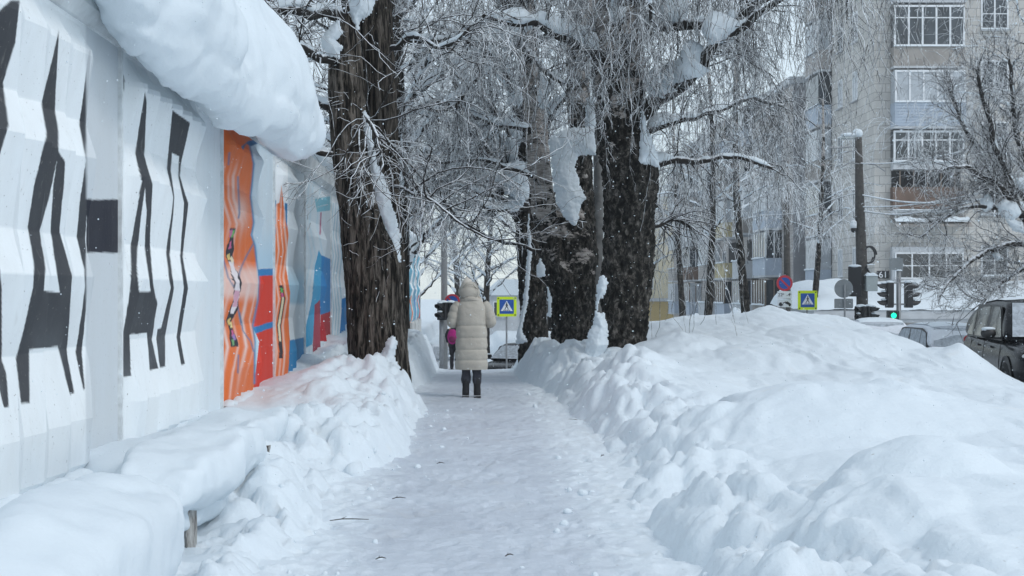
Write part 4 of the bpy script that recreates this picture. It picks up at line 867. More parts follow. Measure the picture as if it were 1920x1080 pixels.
def place(o, loc, rz, sc): o.location = loc; o.rotation_euler = (0, 0, rz); o.scale = (sc,)*3
place(lime, (-1.75, 27.5, .2), .4, 1.0)
G1 = 'snow-covered street trees beyond the birches'
lime['group'] = G1
for i, (x, y, rz, sc, lab) in enumerate([
    (-1.9, 36, 1.9, 1.0, 'frost-covered tree at the left edge of the path, standing behind the first frosted lime'),
    (-2.0, 46, 3.1, 1.05, 'frost-covered tree by the left traffic light near the far end of the painted wall'),
    (2.2, 46, 5.2, 1.05, 'frost-covered tree behind the small crossing sign at the end of the path'),
    (-6.0, 22, .9, .95, 'frosted tree behind the wall, between the snow overhang and the dark lime'),
    (-5.2, 32, 2.5, 1.0, 'frosted tree behind the wall, seen past the left side of the dark lime'),
    (-5.8, 44, 5.0, 1.05, 'far frosted tree behind the wall, beyond the other two'),
    (-3.2, 68, .3, 1.1, 'pale frosted tree across the far street, left of the walking figure'),
    (-8.5, 84, 3.3, 1.2, 'faint frosted tree far down the street on the left'),
    (1.0, 78, 2.0, .95, 'pale frosted tree across the far street, right of the walking figure'),
    (-1.6, 96, 5.5, 1.0, 'faint frosted tree straight down the street'),
    (8.5, 80, 4.1, 1.1, 'faint frosted tree far down the street in front of the cream building'),]):
    copy_tree(lime, (x, y, g_path(y)+(.2 if y < 60 else 0)), rz, sc, lab, G1)
place(weep, (*P(1400, 600, 47)[:2], -1.0), 0, 1.0)
G2 = 'frosted birches in front of the apartment blocks'; weep['group'] = G2
for (px, Y, rz, sc, lab) in [(1275, 66, 1.3, 1.0, 'frosted weeping birch between the cream building and the long apartment block'), (1322, 44, 2.7, .85, 'frosted weeping birch with a dark trunk left of the yellow balcony'),
                            (1528, 58, 4.0, .9, 'frosted weeping birch left of the tall block corner'), (1960, 41, .6, 1.1, 'tall frosted birch just off the right edge, its twigs hanging into the top right corner')]:
    a = P(px, 600, Y); copy_tree(weep, (a[0], a[1], -1.2), rz, sc, lab, G2)

# --- spreading tree at the right edge, behind the parked car
T = Tree('bushy_tree', (*P(2010, 600, 33)[:2], -.4), 'spreading leafless tree leaning in from the right edge, behind the dark car')
T.trunk([(2010,680,33,26),(2000,560,33,22),(1985,470,33,18),(1960,420,33,14)], M['birchC'], 61, 'birch')
for i, L in enumerate([[(1985,470,33,12),(1930,425,32.6,9),(1890,370,32.2,8),(1850,330,31.8,6),(1800,310,31.4,4),(1750,320,31,2.5)], [(1975,450,33,10),(1915,400,32.6,7),(1880,310,32,5),(1850,210,31.5,4),(1835,130,31,2.5)],
    [(1990,480,33,9),(1920,452,32.4,6),(1850,470,32,5),(1790,520,31.6,3.5),(1760,560,31.2,2)], [(1990,430,33,10),(1930,330,33,6),(1900,220,32.8,4),(1890,120,32.6,3)], [(1960,420,33,9),(1900,395,32.6,6),(1830,385,32,4),(1770,410,31.6,3),(1730,450,31.2,2)],
    [(1990,420,33,10),(1960,320,33.4,7),(1950,200,33.8,5),(1945,80,34,3)], [(1990,500,33,8),(1930,500,32.6,5),(1870,540,32,4),(1830,580,31.6,2)], [(1980,440,33,9),(1900,350,33.4,5),(1820,260,33.8,4),(1780,180,34,3)], [(1995,440,33,9),(2040,350,33,6),(2080,250,33,4)]]):
    T.limb(L, seed=110+i, snow=.8 if i % 2 else 0)
for i, q in enumerate([[(1838,378),(1850,364),(1866,372),(1860,392),(1845,398)], [(1868,385),(1880,375),(1905,380),(1915,400),(1900,412),(1878,405)], [(1905,335),(1925,330),(1930,352),(1912,356)], [(1860,475),(1872,472),(1880,484),(1866,488)], [(1885,410),(1915,415),(1922,438),(1900,432)]]):
    patch('snow_patch', q, 32.2, .12, T.root, T.loc, seed=40+i)
T.crown('crown', 380, 2800, 14000, bl=(.5, 1.5), tl=(.4, 1.2), tll=(.08, .25), tg=-.01, bg=-.02, lift=.25, ang=(.3, .8), rt=.006, rtl=.005, mat='twig')

# ---------------------------------------------------------------- buildings
def masonry(name, col, mortar, bw=.55, bh=.38, seed=0.0):
    t = NT(name); g = t.n('ShaderNodeNewGeometry'); sp = t.n('ShaderNodeSeparateXYZ'); t.l(g.outputs['Position'], sp.inputs[0])
    cb = t.n('ShaderNodeCombineXYZ'); t.l(t.math('ADD', sp.outputs['X'], sp.outputs['Y']), cb.inputs[0]); t.l(sp.outputs['Z'], cb.inputs[1])
    b = t.n('ShaderNodeTexBrick'); b.inputs['Scale'].default_value = 1.0; b.inputs['Brick Width'].default_value = bw; b.inputs['Row Height'].default_value = bh
    b.inputs['Mortar Size'].default_value = .013; b.inputs['Mortar Smooth'].default_value = .3; b.inputs['Color1'].default_value = (*[c*.9 for c in col], 1); b.inputs['Color2'].default_value = (*[min(1, c*1.1) for c in col], 1); b.inputs['Mortar'].default_value = (*mortar, 1)
    t.l(cb.outputs[0], b.inputs['Vector']); n = t.noise(t.pos((1, 1, .4)), .7, 6, .7)
    c = t.mix(t.ramp(n, [(.4, 0), (.75, .35)]), b.outputs['Color'], tuple(c*.55 for c in col)); t.set(Base_Color=c, Roughness=.9); t.bump(b.outputs['Fac'], -.3, .02); return t.m
M['block'] = masonry('pale_block_masonry', (.56, .54, .51), (.22, .21, .20)); M['brick'] = masonry('grey_brick', (.43, .40, .38), (.28, .27, .26), .5, .16)
M['cream'] = plain('cream_render', (.66, .60, .45), .9, scale=.4); M['ochre'] = plain('ochre_render', (.50, .38, .18), .9, scale=.4)
M['grey_wall'] = plain('grey_render', (.30, .30, .31), .9, scale=.3, var=.2); M['pvc'] = plain('white_window_frame', (.74, .76, .78), .5, var=.05)
M['brownframe'] = plain('brown_window_frame', (.20, .16, .13), .7, var=.3); M['lightgrey'] = plain('light_grey_panel', (.50, .52, .54), .7, scale=1.5, var=.15)
def glass(name, col, rough=.12):
    t = NT(name); n = t.noise(t.pos((1.5, 1.5, .7)), 1.2, 3); c = t.ramp(n, [(.4, tuple(x*.6 for x in col)), (.65, tuple(x*1.5 for x in col))]); t.set(Base_Color=c, Roughness=rough, Specular_IOR_Level=.8); return t.m
M['pane'] = glass('window_glass', (.035, .042, .05)); M['curtain'] = plain('net_curtain', (.42, .45, .48), .3, scale=3, var=.25)
M['siding_blue'] = plain('blue_grey_siding', (.40, .46, .54), .6, scale=2, var=.1); M['panel_grey'] = plain('stained_grey_panel', (.30, .28, .26), .85, scale=1.2, var=.3)
M['panel_yellow'] = plain('yellow_panel', (.48, .41, .24), .8, scale=2, var=.15); M['panel_brown'] = plain('brown_panel', (.16, .11, .085), .85, scale=1.5, var=.35)
M['loggia_shade'] = plain('painted_loggia_shade', (.03, .028, .028), .9)  # near-black colour painted in place of the shade inside open balconies

def window(parent, o, ux, w, h, frame, paneM, cols=2, off=.0, transom=False, sill=True, depth=.10):
    """Window lying on a wall: o lower-left corner (world), ux unit vector along wall, n outward."""
    n = Vector((ux.y, -ux.x, 0)); base = Matrix.Translation(Vector(o)-parent_loc(parent)) @ Matrix(((ux.x, -n.x, 0, 0), (ux.y, -n.y, 0, 0), (0, 0, 1, 0), (0, 0, 0, 1)))
    # local x along the wall, local y into the wall
    f = .07; mb = MB(); mb.box(0, w, -depth*.3, .04, 0, f, base).box(0, w, -depth*.3, .04, h-f, h, base).box(0, f, -depth*.3, .04, f, h-f, base).box(w-f, w, -depth*.3, .04, f, h-f, base)
    for i in range(1, cols): x = w*i/cols; mb.box(x-f*.5, x+f*.5, -depth*.28, .04, f, h-f, base)
    if transom: mb.box(f, w-f, -depth*.26, .04, h*.5-f*.3, h*.5+f*.3, base)
    fr = mb.build('window', frame, parent); p = MB().box(f*.5, w-f*.5, -.004, .03, f*.5, h-f*.5, base).build('pane', paneM, fr)
    if sill:
        s = MB().box(-.05, w+.05, -.16, -.03, -.08, -.02, base).build('sill', M['lightgrey'], fr)
    return fr
_ploc = {}
def parent_loc(p): return _ploc.get(p.name, Vector((0, 0, 0)))
def building(name, loc, label, cat='building'):
    e = empty(name, loc); _ploc[e.name] = Vector(loc); return tag(e, label, cat)
def local(b): return Matrix.Translation(-parent_loc(b))
def snow_strip(b, x0, x1, y0, y1, z, h=.12, parent=None, seed=0):
    n, m = max(6, int(max(x1-x0, y1-y0)/.15)), 9
    if x1-x0 >= y1-y0: a = np.linspace(x0, x1, n); A, T = np.meshgrid(a, np.linspace(0, math.pi, m), indexing='ij'); hh = h*(.8+.5*fbm(A*2, A*0+y0, s=seed)); V = np.stack([A, (y0+y1)/2-(y1-y0)/2*np.cos(T), z+hh*np.sin(T)], -1)
    else: a = np.linspace(y0, y1, n); A, T = np.meshgrid(a, np.linspace(0, math.pi, m), indexing='ij'); hh = h*(.8+.5*fbm(A*2, A*0+x0, s=seed)); V = np.stack([(x0+x1)/2-(x1-x0)/2*np.cos(T), A, z+hh*np.sin(T)], -1)
    return mesh_np('snow_ledge', V-np.array(parent_loc(b)), grid_faces(n, m), M['snow_soft'], parent or b)

# tall block with the house number
B1 = building('apartment_block', (18.17, 63, -1.6), 'tall pale block-masonry apartment building behind the traffic lights, carrying the house number 61'); L1 = local(B1)
MB().box(18.17, 34, 63, 70.5, -1.8, 27, L1).build('wall', M['block'], B1)
MB().box(18.0, 34.2, 62.8, 70.7, 27.003, 27.4, L1).build('roof', M['lightgrey'], B1)
UX, UY = Vector((1, 0, 0)), Vector((0, -1, 0))          # along the front; along the flank (outward normal -X)
def zz(y): return 1.55+(548-y)*63/F_PX
x0, x1 = 18.87, 22.1
floors = [ # (slab z, parapet top z, window top z, parapet material, frame, pane, cols, jut)
    (5.15, 6.3, 7.05, 'panel_brown', None, None, 0, .45), (7.1, 7.42, 8.85, 'lightgrey', 'pvc', 'pane', 5, .5), (8.92, 10.08, 11.55, 'siding_blue', 'pvc', 'curtain', 5, .7),
    (11.65, 12.62, 14.5, 'panel_grey', 'pvc', 'pane', 5, .55), (14.6, 15.6, 17.2, 'siding_blue', 'pvc', 'curtain', 4, .6), (17.4, 18.4, 20.0, 'panel_grey', 'brownframe', 'pane', 4, .5), (20.2, 21.2, 22.8, 'lightgrey', 'pvc', 'pane', 4, .55), (23, 24, 25.6, 'panel_yellow', 'pvc', 'pane', 4, .5)]
for k, (zs, zp, zt, pm, fm, gm, nc, j) in enumerate(floors):
    bal = MB().box(x0, x1, 63-j, 62.997, zs, zs+.10, L1).build('balcony', M['lightgrey'], B1)
    MB().box(x0+.01, x1-.01, 63-j+.01, 63-j+.07, zs+.103, zp, L1).box(x0+.01, x0+.07, 63-j+.073, 62.99, zs+.103, zp, L1).build('parapet', M[pm], bal)
    if pm == 'siding_blue':
        mb = MB()
        for i in range(int((zp-zs-.1)/.13)): mb.box(x0+.012, x1-.012, 63-j-.012, 63-j+.008, zs+.12+i*.13, zs+.22+i*.13, L1)
        mb.build('siding', M[pm], bal)
    if fm:
        h = zt-zp-.02; base = zp+.01; mb = MB(); mb.box(x0+.02, x1-.02, 63-j-.02, 63-j+.06, base, base+.09, L1).box(x0+.02, x1-.02, 63-j-.02, 63-j+.06, zt-.10, zt-.01, L1)
        for i in range(nc+1): xx = x0+.02+(x1-x0-.12)*i/nc; mb.box(xx, xx+.08, 63-j-.016, 63-j+.06, base+.092, zt-.102, L1)
        if k in (1, 3): mb.box(x0+.1, x1-.1, 63-j-.012, 63-j+.05, base+h*.68, base+h*.68+.05, L1)
        mb.build('window_frame', M[fm], bal); MB().box(x0+.03, x1-.03, 63-j+.02, 63-j+.035, base+.03, zt-.05, L1).build('pane', M[gm], bal)
        MB().box(x0+.02, x0+.06, 63-j+.06, 62.99, base, zt-.02, L1).build('side_pane', M[gm], bal)
    else:
        MB().box(x0+.06, x1-.06, 62.9, 62.995, zp, zt, L1).build('shade_sheet', M['loggia_shade'], bal)  # dark sheet on the flat wall, standing for shade in the open loggia
        mb = MB()
        for i in range(5): xx = x0+.3+i*.62; mb.box(xx, xx+.05, 63-j+.02, 63-j+.06, zp+.003, zt, L1)
        mb.build('mullion', M['brownframe'], bal)
    snow_strip(B1, x0, x1, 63-j-.06, 63-j+.04, (zp if fm else zs+.1), .06, bal, k)
# ground-floor glazing under a snowy tin awning
aw = MB().add([L1 @ Vector(v) for v in [(x0, 62.99, 5.05), (x1+.2, 62.99, 5.05), (x1+.2, 62.1, 4.55), (x0, 62.1, 4.55), (x0, 62.99, 4.98), (x1+.2, 62.99, 4.98), (x1+.2, 62.1, 4.48), (x0, 62.1, 4.48)]], [(0, 1, 2, 3), (7, 6, 5, 4), (0, 3, 7, 4), (1, 5, 6, 2), (3, 2, 6, 7), (0, 4, 5, 1)]).build('awning', M['panel_grey'], B1)
for i in range(2): snow_strip(B1, x0+i*1.65, x0+1.6+i*1.75, 62.15, 62.95, 4.72, .28, aw, 50+i)
g1 = window(B1, (x0+.1, 62.6, 2.15), UX, 3.1, 1.2, M['pvc'], M['pane'], 4, transom=True)
MB().box(x0, x1, 62.62, 62.99, 2.0, 3.6, L1).box(x0, x1, 62.7, 62.99, 1.2, 1.99, L1).build('bay', M['lightgrey'], B1)
for k in range(8):
    z = 2.3+2.8*k
    for Y_ in (66.6, 69.3): window(B1, (18.17, Y_, z), UY, .85, 1.4, M['pvc'], M['curtain' if (k+int(Y_)) % 3 == 0 else 'pane'], 2)
    for X_ in (23.0, 25.2, 28.0): window(B1, (X_, 63, z), UX, 1.25, 1.4, M['pvc'], M['pane'], 2, transom=k % 2 == 0); snow_strip(B1, X_-.05, X_+1.3, 62.82, 62.97, z-.02, .07, None, k)
# flank balconies at the far edge
for k in range(8):
    z = 1.6+2.8*k; bal = MB().box(17.5, 18.165, 70.6, 73.4, z, z+.1, L1).build('balcony', M['lightgrey'], B1)
    MB().box(17.5, 17.56, 70.6, 73.4, z+.103, z+1.1, L1).box(17.563, 18.165, 70.6, 70.66, z+.103, z+1.1, L1).build('parapet', M[('siding_blue', 'brick', 'panel_grey')[k % 3]], bal)
    MB().box(17.51, 17.55, 70.65, 73.35, z+1.103, z+2.65, L1).box(17.55, 18.16, 70.61, 70.65, z+1.103, z+2.65, L1).build('pane', M['pane' if k % 2 else 'curtain'], bal); snow_strip(B1, 17.42, 17.56, 70.55, 73.4, z+1.1, .1, bal, k)
MB().box(18.17, 30, 70.75, 75.5, -1.8, 24, L1).build('stair_tower', M['grey_wall'], B1)
# house number plate
pl = MB().box(18.27, 18.80, 62.93, 62.985, zz(522), zz(508), L1).build('number_plate', plain('plate_black', (.02, .02, .022), .4), B1)
def text_mesh(name, txt, size, mat, parent, mtx, extrude=.004):
    cu = bpy.data.curves.new('t', 'FONT'); cu.body = txt; cu.size = size; cu.extrude = extrude; cu.align_x = 'CENTER'; cu.align_y = 'CENTER'
    tmp = bpy.data.objects.new('t', cu); COL.objects.link(tmp); dg = bpy.context.evaluated_depsgraph_get(); me = bpy.data.meshes.new_from_object(tmp.evaluated_get(dg)); bpy.data.objects.remove(tmp)
    me.transform(mtx); me.materials.clear(); me.materials.append(mat); me.name = name; return link(bpy.data.objects.new(name, me), parent)
M['white_paint'] = plain('white_paint', (.80, .81, .82), .5, var=.04); M['black_paint'] = plain('black_paint', (.015, .015, .017), .5)
text_mesh('number', '61', .40, M['white_paint'], pl, L1 @ Matrix.Translation((18.535, 62.92, zz(515.5))) @ Matrix.Rotation(R(90), 4, 'X'))

# low annex with a cornice and a deep slope of snow on its roof
AN = building('annex', (14.1, 57, -1.7), 'low annex with a deep slope of snow on its roof, below the tall block'); LA = local(AN)
MB().box(14.1, 34, 57.2, 62.9, -1.9, .45, LA).build('wall', M['brick'], AN); MB().box(13.95, 34, 57.0, 62.95, .453, .80, LA).box(14.02, 34, 57.08, 62.9, .30, .45, LA).build('cornice', M['lightgrey'], AN)
for i in range(6): window(AN, (15.2+i*2.4, 57.2, -1.0), UX, 1.8, 1.0, M['pvc'], M['pane'], 2)
xs_ = np.linspace(13.4, 34, 120); ts = np.linspace(0, 1, 30); A, T = np.meshgrid(xs_, ts, indexing='ij')
Z = .80+np.where(T < .06, T/.06*.30, .30+(T-.06)/.94*(1.0+.25*fbm(A*.5, T*2, s=3)))*np.clip((A-13.35)/1.0, .02, 1)**.6+.10*fbm(A*1.3, T*5, s=4)+.35*np.exp(-((A-14.9)/.7)**2)*np.sin(T*math.pi)
Y_ = 56.95+T*5.98
mesh_np('roof_snow', np.stack([A, Y_, np.maximum(Z, .81)], -1)-np.array(parent_loc(AN)), grid_faces(120, 30)[:, ::-1], M['snow_soft'], AN)

# long five-storey block receding down the street
B2 = building('apartment_block', (17.5, 76, -1.7), 'long grey five-storey apartment block with stacked glazed balconies receding behind the frosted birches'); L2 = local(B2)
MB().box(17.5, 30, 76, 122, -1.9, 13.0, L2).build('wall', M['brick'], B2)
MB().box(17.2, 30.2, 75.8, 122.2, 13.003, 13.35, L2).build('roof', M['lightgrey'], B2)
MB().box(17.45, 30, 75.9, 75.99, -1.9, 12.98, L2).build('end_wall', M['grey_wall'], B2)
rng = random.Random(4)
for b, yb in enumerate((79, 85.5, 92, 99, 107, 115)):
    for k in range(5):
        z = -.3+2.7*k; j = .95; pm = rng.choice(['brick', 'panel_grey', 'lightgrey', 'siding_blue', 'panel_brown']); pm = 'panel_yellow' if (b, k) in ((2, 1), (2, 2)) else pm
        bal = MB().box(17.5-j, 17.497, yb, yb+3.6, z, z+.12, L2).build('balcony', M['lightgrey'], B2)
        MB().box(17.5-j, 17.5-j+.06, yb, yb+3.6, z+.123, z+1.1, L2).box(17.5-j+.063, 17.497, yb, yb+.06, z+.123, z+1.1, L2).build('parapet', M[pm], bal)
        if rng.random() < .72:
            MB().box(17.5-j+.01, 17.5-j+.05, yb+.02, yb+3.55, z+1.103, z+2.55, L2).box(17.5-j+.05, 17.49, yb+.01, yb+.05, z+1.103, z+2.55, L2).build('pane', M[rng.choice(['pane', 'curtain', 'pane'])], bal)
            mb = MB()
            for i in range(6): yy = yb+.01+i*.70; mb.box(17.5-j-.02, 17.5-j+.07, yy, yy+.07, z+1.106, z+2.6, L2)
            for xx in (17.5-j-.01, 17.5-j*.5): mb.box(xx, xx+.07, yb-.02, yb+.06, z+1.106, z+2.6, L2)
            mb.build('window_frame', M[rng.choice(['pvc', 'brownframe', 'pvc'])], bal)
        else: MB().box(17.49, 17.52, yb+.1, yb+3.5, z+.2, z+2.5, L2).build('shade_sheet', M['loggia_shade'], bal)  # unglazed balcony: its shade is a dark sheet laid on the wall
        snow_strip(B2, 17.5-j-.1, 17.5-j+.06, yb-.05, yb+3.6, z+1.1, .12, bal, b*5+k)
    for k in range(5):
        if b < 5: window(B2, (17.5, yb+5.7, .3+2.7*k), UY, 1.3, 1.4, M['pvc'], M['pane' if (b+k) % 2 else 'curtain'], 2)

B3 = building('apartment_block', (14.6, 128, -1.7), 'cream rendered building with an ochre base in the distance, right of the thickest birch'); L3 = local(B3)
MB().box(14.6, 18.4, 128, 150, 1.0, 10.4, L3).build('wall', M['cream'], B3); MB().box(14.5, 18.45, 127.85, 150, -1.9, .7, L3).build('base_wall', M['ochre'], B3)
MB().box(14.4, 18.55, 127.7, 150.2, .703, .997, L3).box(14.3, 18.6, 127.6, 150.2, 10.403, 10.8, L3).build('cornice', M['lightgrey'], B3)
for k in range(3): window(B3, (15.3, 128, 1.9+2.9*k), UX, 1.2, 1.6, M['pvc'], M['pane'], 2)
B4 = building('house', (1.0, 112, -1.7), 'low pale house far away down the street, behind the small crossing sign'); L4 = local(B4)
MB().box(.8, 8, 112, 120, -1.9, 1.3, L4).build('wall', M['lightgrey'], B4)
MB().prism([(.5, 1.303), (8.3, 1.303), (6.5, 2.6), (2.0, 2.6)], 111.7, 120.3, L4).build('roof', M['snow_soft'], B4)
for i in range(3): window(B4, (1.5+i*2.2, 112, -.4), UX, 1.1, 1.2, M['pvc'], M['pane'], 2)
# heaps left by the plough across the crossing
def heap(loc, sx, sy, h, seed, label):
    n, m = 48, 20; A, T = np.meshgrid(np.linspace(0, 2*math.pi, n), np.linspace(0, 1, m), indexing='ij'); r = 1+.25*fbm(np.cos(A)*1.5+seed, np.sin(A)*1.5, s=seed)
    V = np.stack([sx*r*T*np.cos(A), sy*r*T*np.sin(A), h*(np.cos(T*math.pi)*.5+.5)*(1+.3*fbm(T*np.cos(A)*3, T*np.sin(A)*3, s=seed+1))-.05], -1)
    o = mesh_np('snow_heap', V, grid_faces(n, m), M['snow']); o.location = loc; return tag(o, label, 'snow heap')
heap((9.4, 58.5, -1.8), 1.4, 1.2, 2.7, 3, 'steep white heap of snow in front of the cream building, past the crossing'); heap((11.3, 60, -1.8), 1.6, 1.2, 2.6, 5, 'rounded heap of snow under the yellow balcony, past the crossing')
heap((-2.0, 57, -1.8), 3.2, 1.5, 1.0, 7, 'low heap of snow across the street at the end of the path')

# ---------------------------------------------------------------- poles, signals and signs
M['metal'] = plain('galvanised_metal', (.30, .31, .32), .55, metal=.6, var=.15); M['signback'] = plain('grey_sign_back', (.22, .24, .25), .6, metal=.3, var=.15)
M['black'] = plain('black_plastic', (.018, .018, .02), .45); M['yellow'] = plain('fluorescent_yellow', (.62, .80, .01), .5, var=.03); M['blue'] = plain('sign_blue', (.012, .085, .36), .45, var=.06)
M['white'] = plain('sign_white', (.72, .75, .78), .5, var=.04); M['redp'] = plain('sign_red', (.50, .03, .05), .5, var=.1); M['pole_wood'] = plain('dark_timber_pole', (.075, .07, .065), .95, var=.5, scale=9, bump=.6)
M['box_grey'] = plain('grey_enamel', (.36, .40, .40), .5, var=.08)
def disc(r, y0, y1, cx, cz, k=40): return [(cx+r*math.cos(2*math.pi*i/k), cz+r*math.sin(2*math.pi*i/k)) for i in range(k)]
def rrect(w, h, r, cx=0, cz=0):
    p = []
    for sx, sz, a0 in ((1, -1, -90), (1, 1, 0), (-1, 1, 90), (-1, -1, 180)):
        for i in range(5): a = R(a0+i*22.5); p.append((cx+sx*(w/2-r)+r*math.cos(a), cz+sz*(h/2-r)+r*math.sin(a)))
    return p
def dot_snow(name, parent, x0, x1, y, z, h=.06, w=.06, seed=0):
    n, m = 14, 8; A, T = np.meshgrid(np.linspace(0, 1, n), np.linspace(0, math.pi, m), indexing='ij'); hh = h*np.sin(A*math.pi)**.5*(.8+.5*fbm(A*4, A*0, s=seed))
    return mesh_np(name, np.stack([x0+(x1-x0)*A, y-w*np.cos(T), z+hh*np.sin(T)], -1), grid_faces(n, m), M['snow_soft'], parent)
def crossing_sign(px, py, size, Y, base_z, label, scale=1.0):
    c = P(px, py, Y); s = size*Y/F_PX; S_ = empty('crossing_sign', (c[0], Y, base_z)); tag(S_, label, 'road sign'); z = c[2]-base_z
    MB().cyl((0, .05, 0), .03, z+s*.4, k=12).build('pole', M['metal'], S_)
    b = MB().prism(rrect(s, s, s*.06, 0, z), -.02, .015).build('board', M['yellow'], S_)
    q = s*.72; MB().prism(rrect(q, q, q*.03, 0, z), -.026, -.0205).build('blue_field', M['blue'], b)
    t = q*.46; MB().prism([(-t*.92, z-t*.66), (t*.92, z-t*.66), (0, z+t*.92)], -.030, -.0265).build('triangle', M['white'], b)
    u = t*.155; g = MB(); y0, y1 = -.034, -.0305
    def bar(x0_, z0_, x1_, z1_, w): 
        d = Vector((x1_-x0_, z1_-z0_)).normalized(); nrm = Vector((-d.y, d.x))*w/2; g.prism([(x0_+nrm.x, z+z0_+nrm.y), (x1_+nrm.x, z+z1_+nrm.y), (x1_-nrm.x, z+z1_-nrm.y), (x0_-nrm.x, z+z0_-nrm.y)], y0, y1)
    g.prism([(0+u*.62*math.cos(a*.524), z+u*3.6+u*.62*math.sin(a*.524)) for a in range(12)], y0, y1)
    bar(0, u*2.9, u*.1, u*.4, u*1.3); bar(0, u*.5, u*1.2, -u*1.7, u*.7); bar(u*1.2, -u*1.6, u*1.6, -u*3.0, u*.6); bar(0, u*.5, -u*1.0, -u*1.2, u*.7); bar(-u*1.0, -u*1.1, -u*2.0, -u*3.0, u*.6); bar(u*.1, u*2.6, u*1.4, u*1.0, u*.45); bar(-u*.1, u*2.6, -u*1.4, u*1.1, u*.45)
    for k in (-1.35, -.45, .45, 1.35): g.prism([(k*u*2.1-u*.6, z-t*.62), (k*u*2.1+u*.6, z-t*.62), (k*u*1.9+u*.5, z-t*.52), (k*u*1.9-u*.5, z-t*.52)], y0, y1)
    g.build('pictogram', M['black_paint'], b)
    for sx in (-1, 1):
        for sz in (-1, 1): MB().cyl((sx*s*.42, -.021, z+sz*s*.42), s*.035, -.012, 'Y', 12).build('bolt', M['black_paint'], b)
    return S_
crossing_sign(950, 575, 37, 44, -1.1, 'yellow-bordered blue crossing sign beside the walking figure, partly behind the dark birch trunk')
crossing_sign(1514, 563, 36, 46, -1.1, 'yellow-bordered blue crossing sign standing alone above the snowbank on the right')
# no parking sign with two plates
Y = 46.5; c = P(1471, 531, Y); k_ = Y/F_PX; NP = empty('no_parking_sign', (c[0], Y, -1.1)); tag(NP, 'round red and blue no parking sign above two white plates on a dark pole', 'road sign')
z = c[2]+1.1; MB().cyl((.02, .09, 0), .035, z+.3, k=12).build('pole', M['metal'], NP)
d = MB().prism(disc(15*k_, 0, 0, 0, z), -.02, .01).build('disc', M['redp'], NP); r_ = 10.8*k_
MB().prism(disc(r_, 0, 0, 0, z), -.025, -.0205).build('blue_field', M['blue'], d)
w = 1.7*k_; q = r_*.99; MB().prism([(-q*.72-w*.7, z+q*.72-w*.7), (-q*.72+w*.7, z+q*.72+w*.7), (q*.72+w*.7, z-q*.72+w*.7), (q*.72-w*.7, z-q*.72-w*.7)], -.030, -.0255).build('diagonal_bar', M['redp'], d)
p1 = MB().prism(rrect(27*k_, 14*k_, .02, 0, z-22*k_), -.02, .0).build('plate', M['white'], NP)
text_mesh('lettering', '22   -4', 8.5*k_, M['black_paint'], p1, Matrix.Translation((-1.2*k_, -.022, z-22*k_)) @ Matrix.Rotation(R(90), 4, 'X'), .002)
text_mesh('small_lettering', '00', 4.6*k_, M['black_paint'], p1, Matrix.Translation((-3.2*k_, -.022, z-20.8*k_)) @ Matrix.Rotation(R(90), 4, 'X'), .002)
text_mesh('small_lettering', '00', 4.6*k_, M['black_paint'], p1, Matrix.Translation((10*k_, -.022, z-20.8*k_)) @ Matrix.Rotation(R(90), 4, 'X'), .002)
p2 = MB().prism(rrect(27*k_, 14*k_, .02, 0, z-38*k_), -.02, .0).build('plate', M['white'], NP); g = MB(); zc = z-39*k_
g.prism([(x*k_, zc+h*k_) for x, h in [(-11, -3), (-3, -3), (-3, 0), (-5, 0), (-6, 3), (-9, 3), (-11, 0)]], -.026, -.0205)
g.prism([(x*k_, zc+h*k_) for x, h in [(-4, 2), (2, 5), (2.5, 4), (-3, .5)]], -.026, -.0205)
g.prism([(x*k_, zc+h*k_) for x, h in [(1, 3), (5, 5), (8, 3), (12, 0), (11.5, -3), (8, -2), (1, 1)]], -.026, -.0205); g.prism([(x+1.6*k_*math.cos(a*.52), y_+1.6*k_*math.sin(a*.52)) for x, y_ in ((9*k_, zc-3*k_),) for a in range(12)], -.027, -.0206)
g.prism([(x+1.6*k_*math.cos(a*.52), y_+1.6*k_*math.sin(a*.52)) for x, y_ in ((-7*k_, zc-3*k_),) for a in range(12)], -.027, -.0206); g.build('pictogram', M['black_paint'], p2)
dot_snow('snow_ledge', NP, -13*k_, 13*k_, 0, z-31.3*k_+.0, .03, .03)
# dark timber pole behind it
c = P(1475, 600, 49); o = MB().tube([(0, 0, 0), (0.02, 0, 3.2), (-.03, 0, 7.4)], [.14, .12, .09], 14).build('utility_pole', M['pole_wood'], smooth=True); o.location = (c[0], 49, -1.2); tag(o, 'dark timber pole rising behind the no parking sign', 'pole')
# sign seen from behind
Y = 43; k_ = Y/F_PX; c = P(1582, 541, Y); SB = empty('road_sign', (c[0], Y, -1.0)); tag(SB, 'grey back of a round road sign with a rectangular plate beneath it', 'road sign'); z = c[2]+1.0
MB().cyl((.02, -.04, 0), .03, z+8*k_, k=12).build('pole', M['metal'], SB); MB().prism(disc(17.5*k_, 0, 0, 0, z), 0, .015).build('disc', M['signback'], SB); MB().prism(rrect(35*k_, 18*k_, .03, 0, z-28*k_), 0, .015).build('plate', M['signback'], SB)

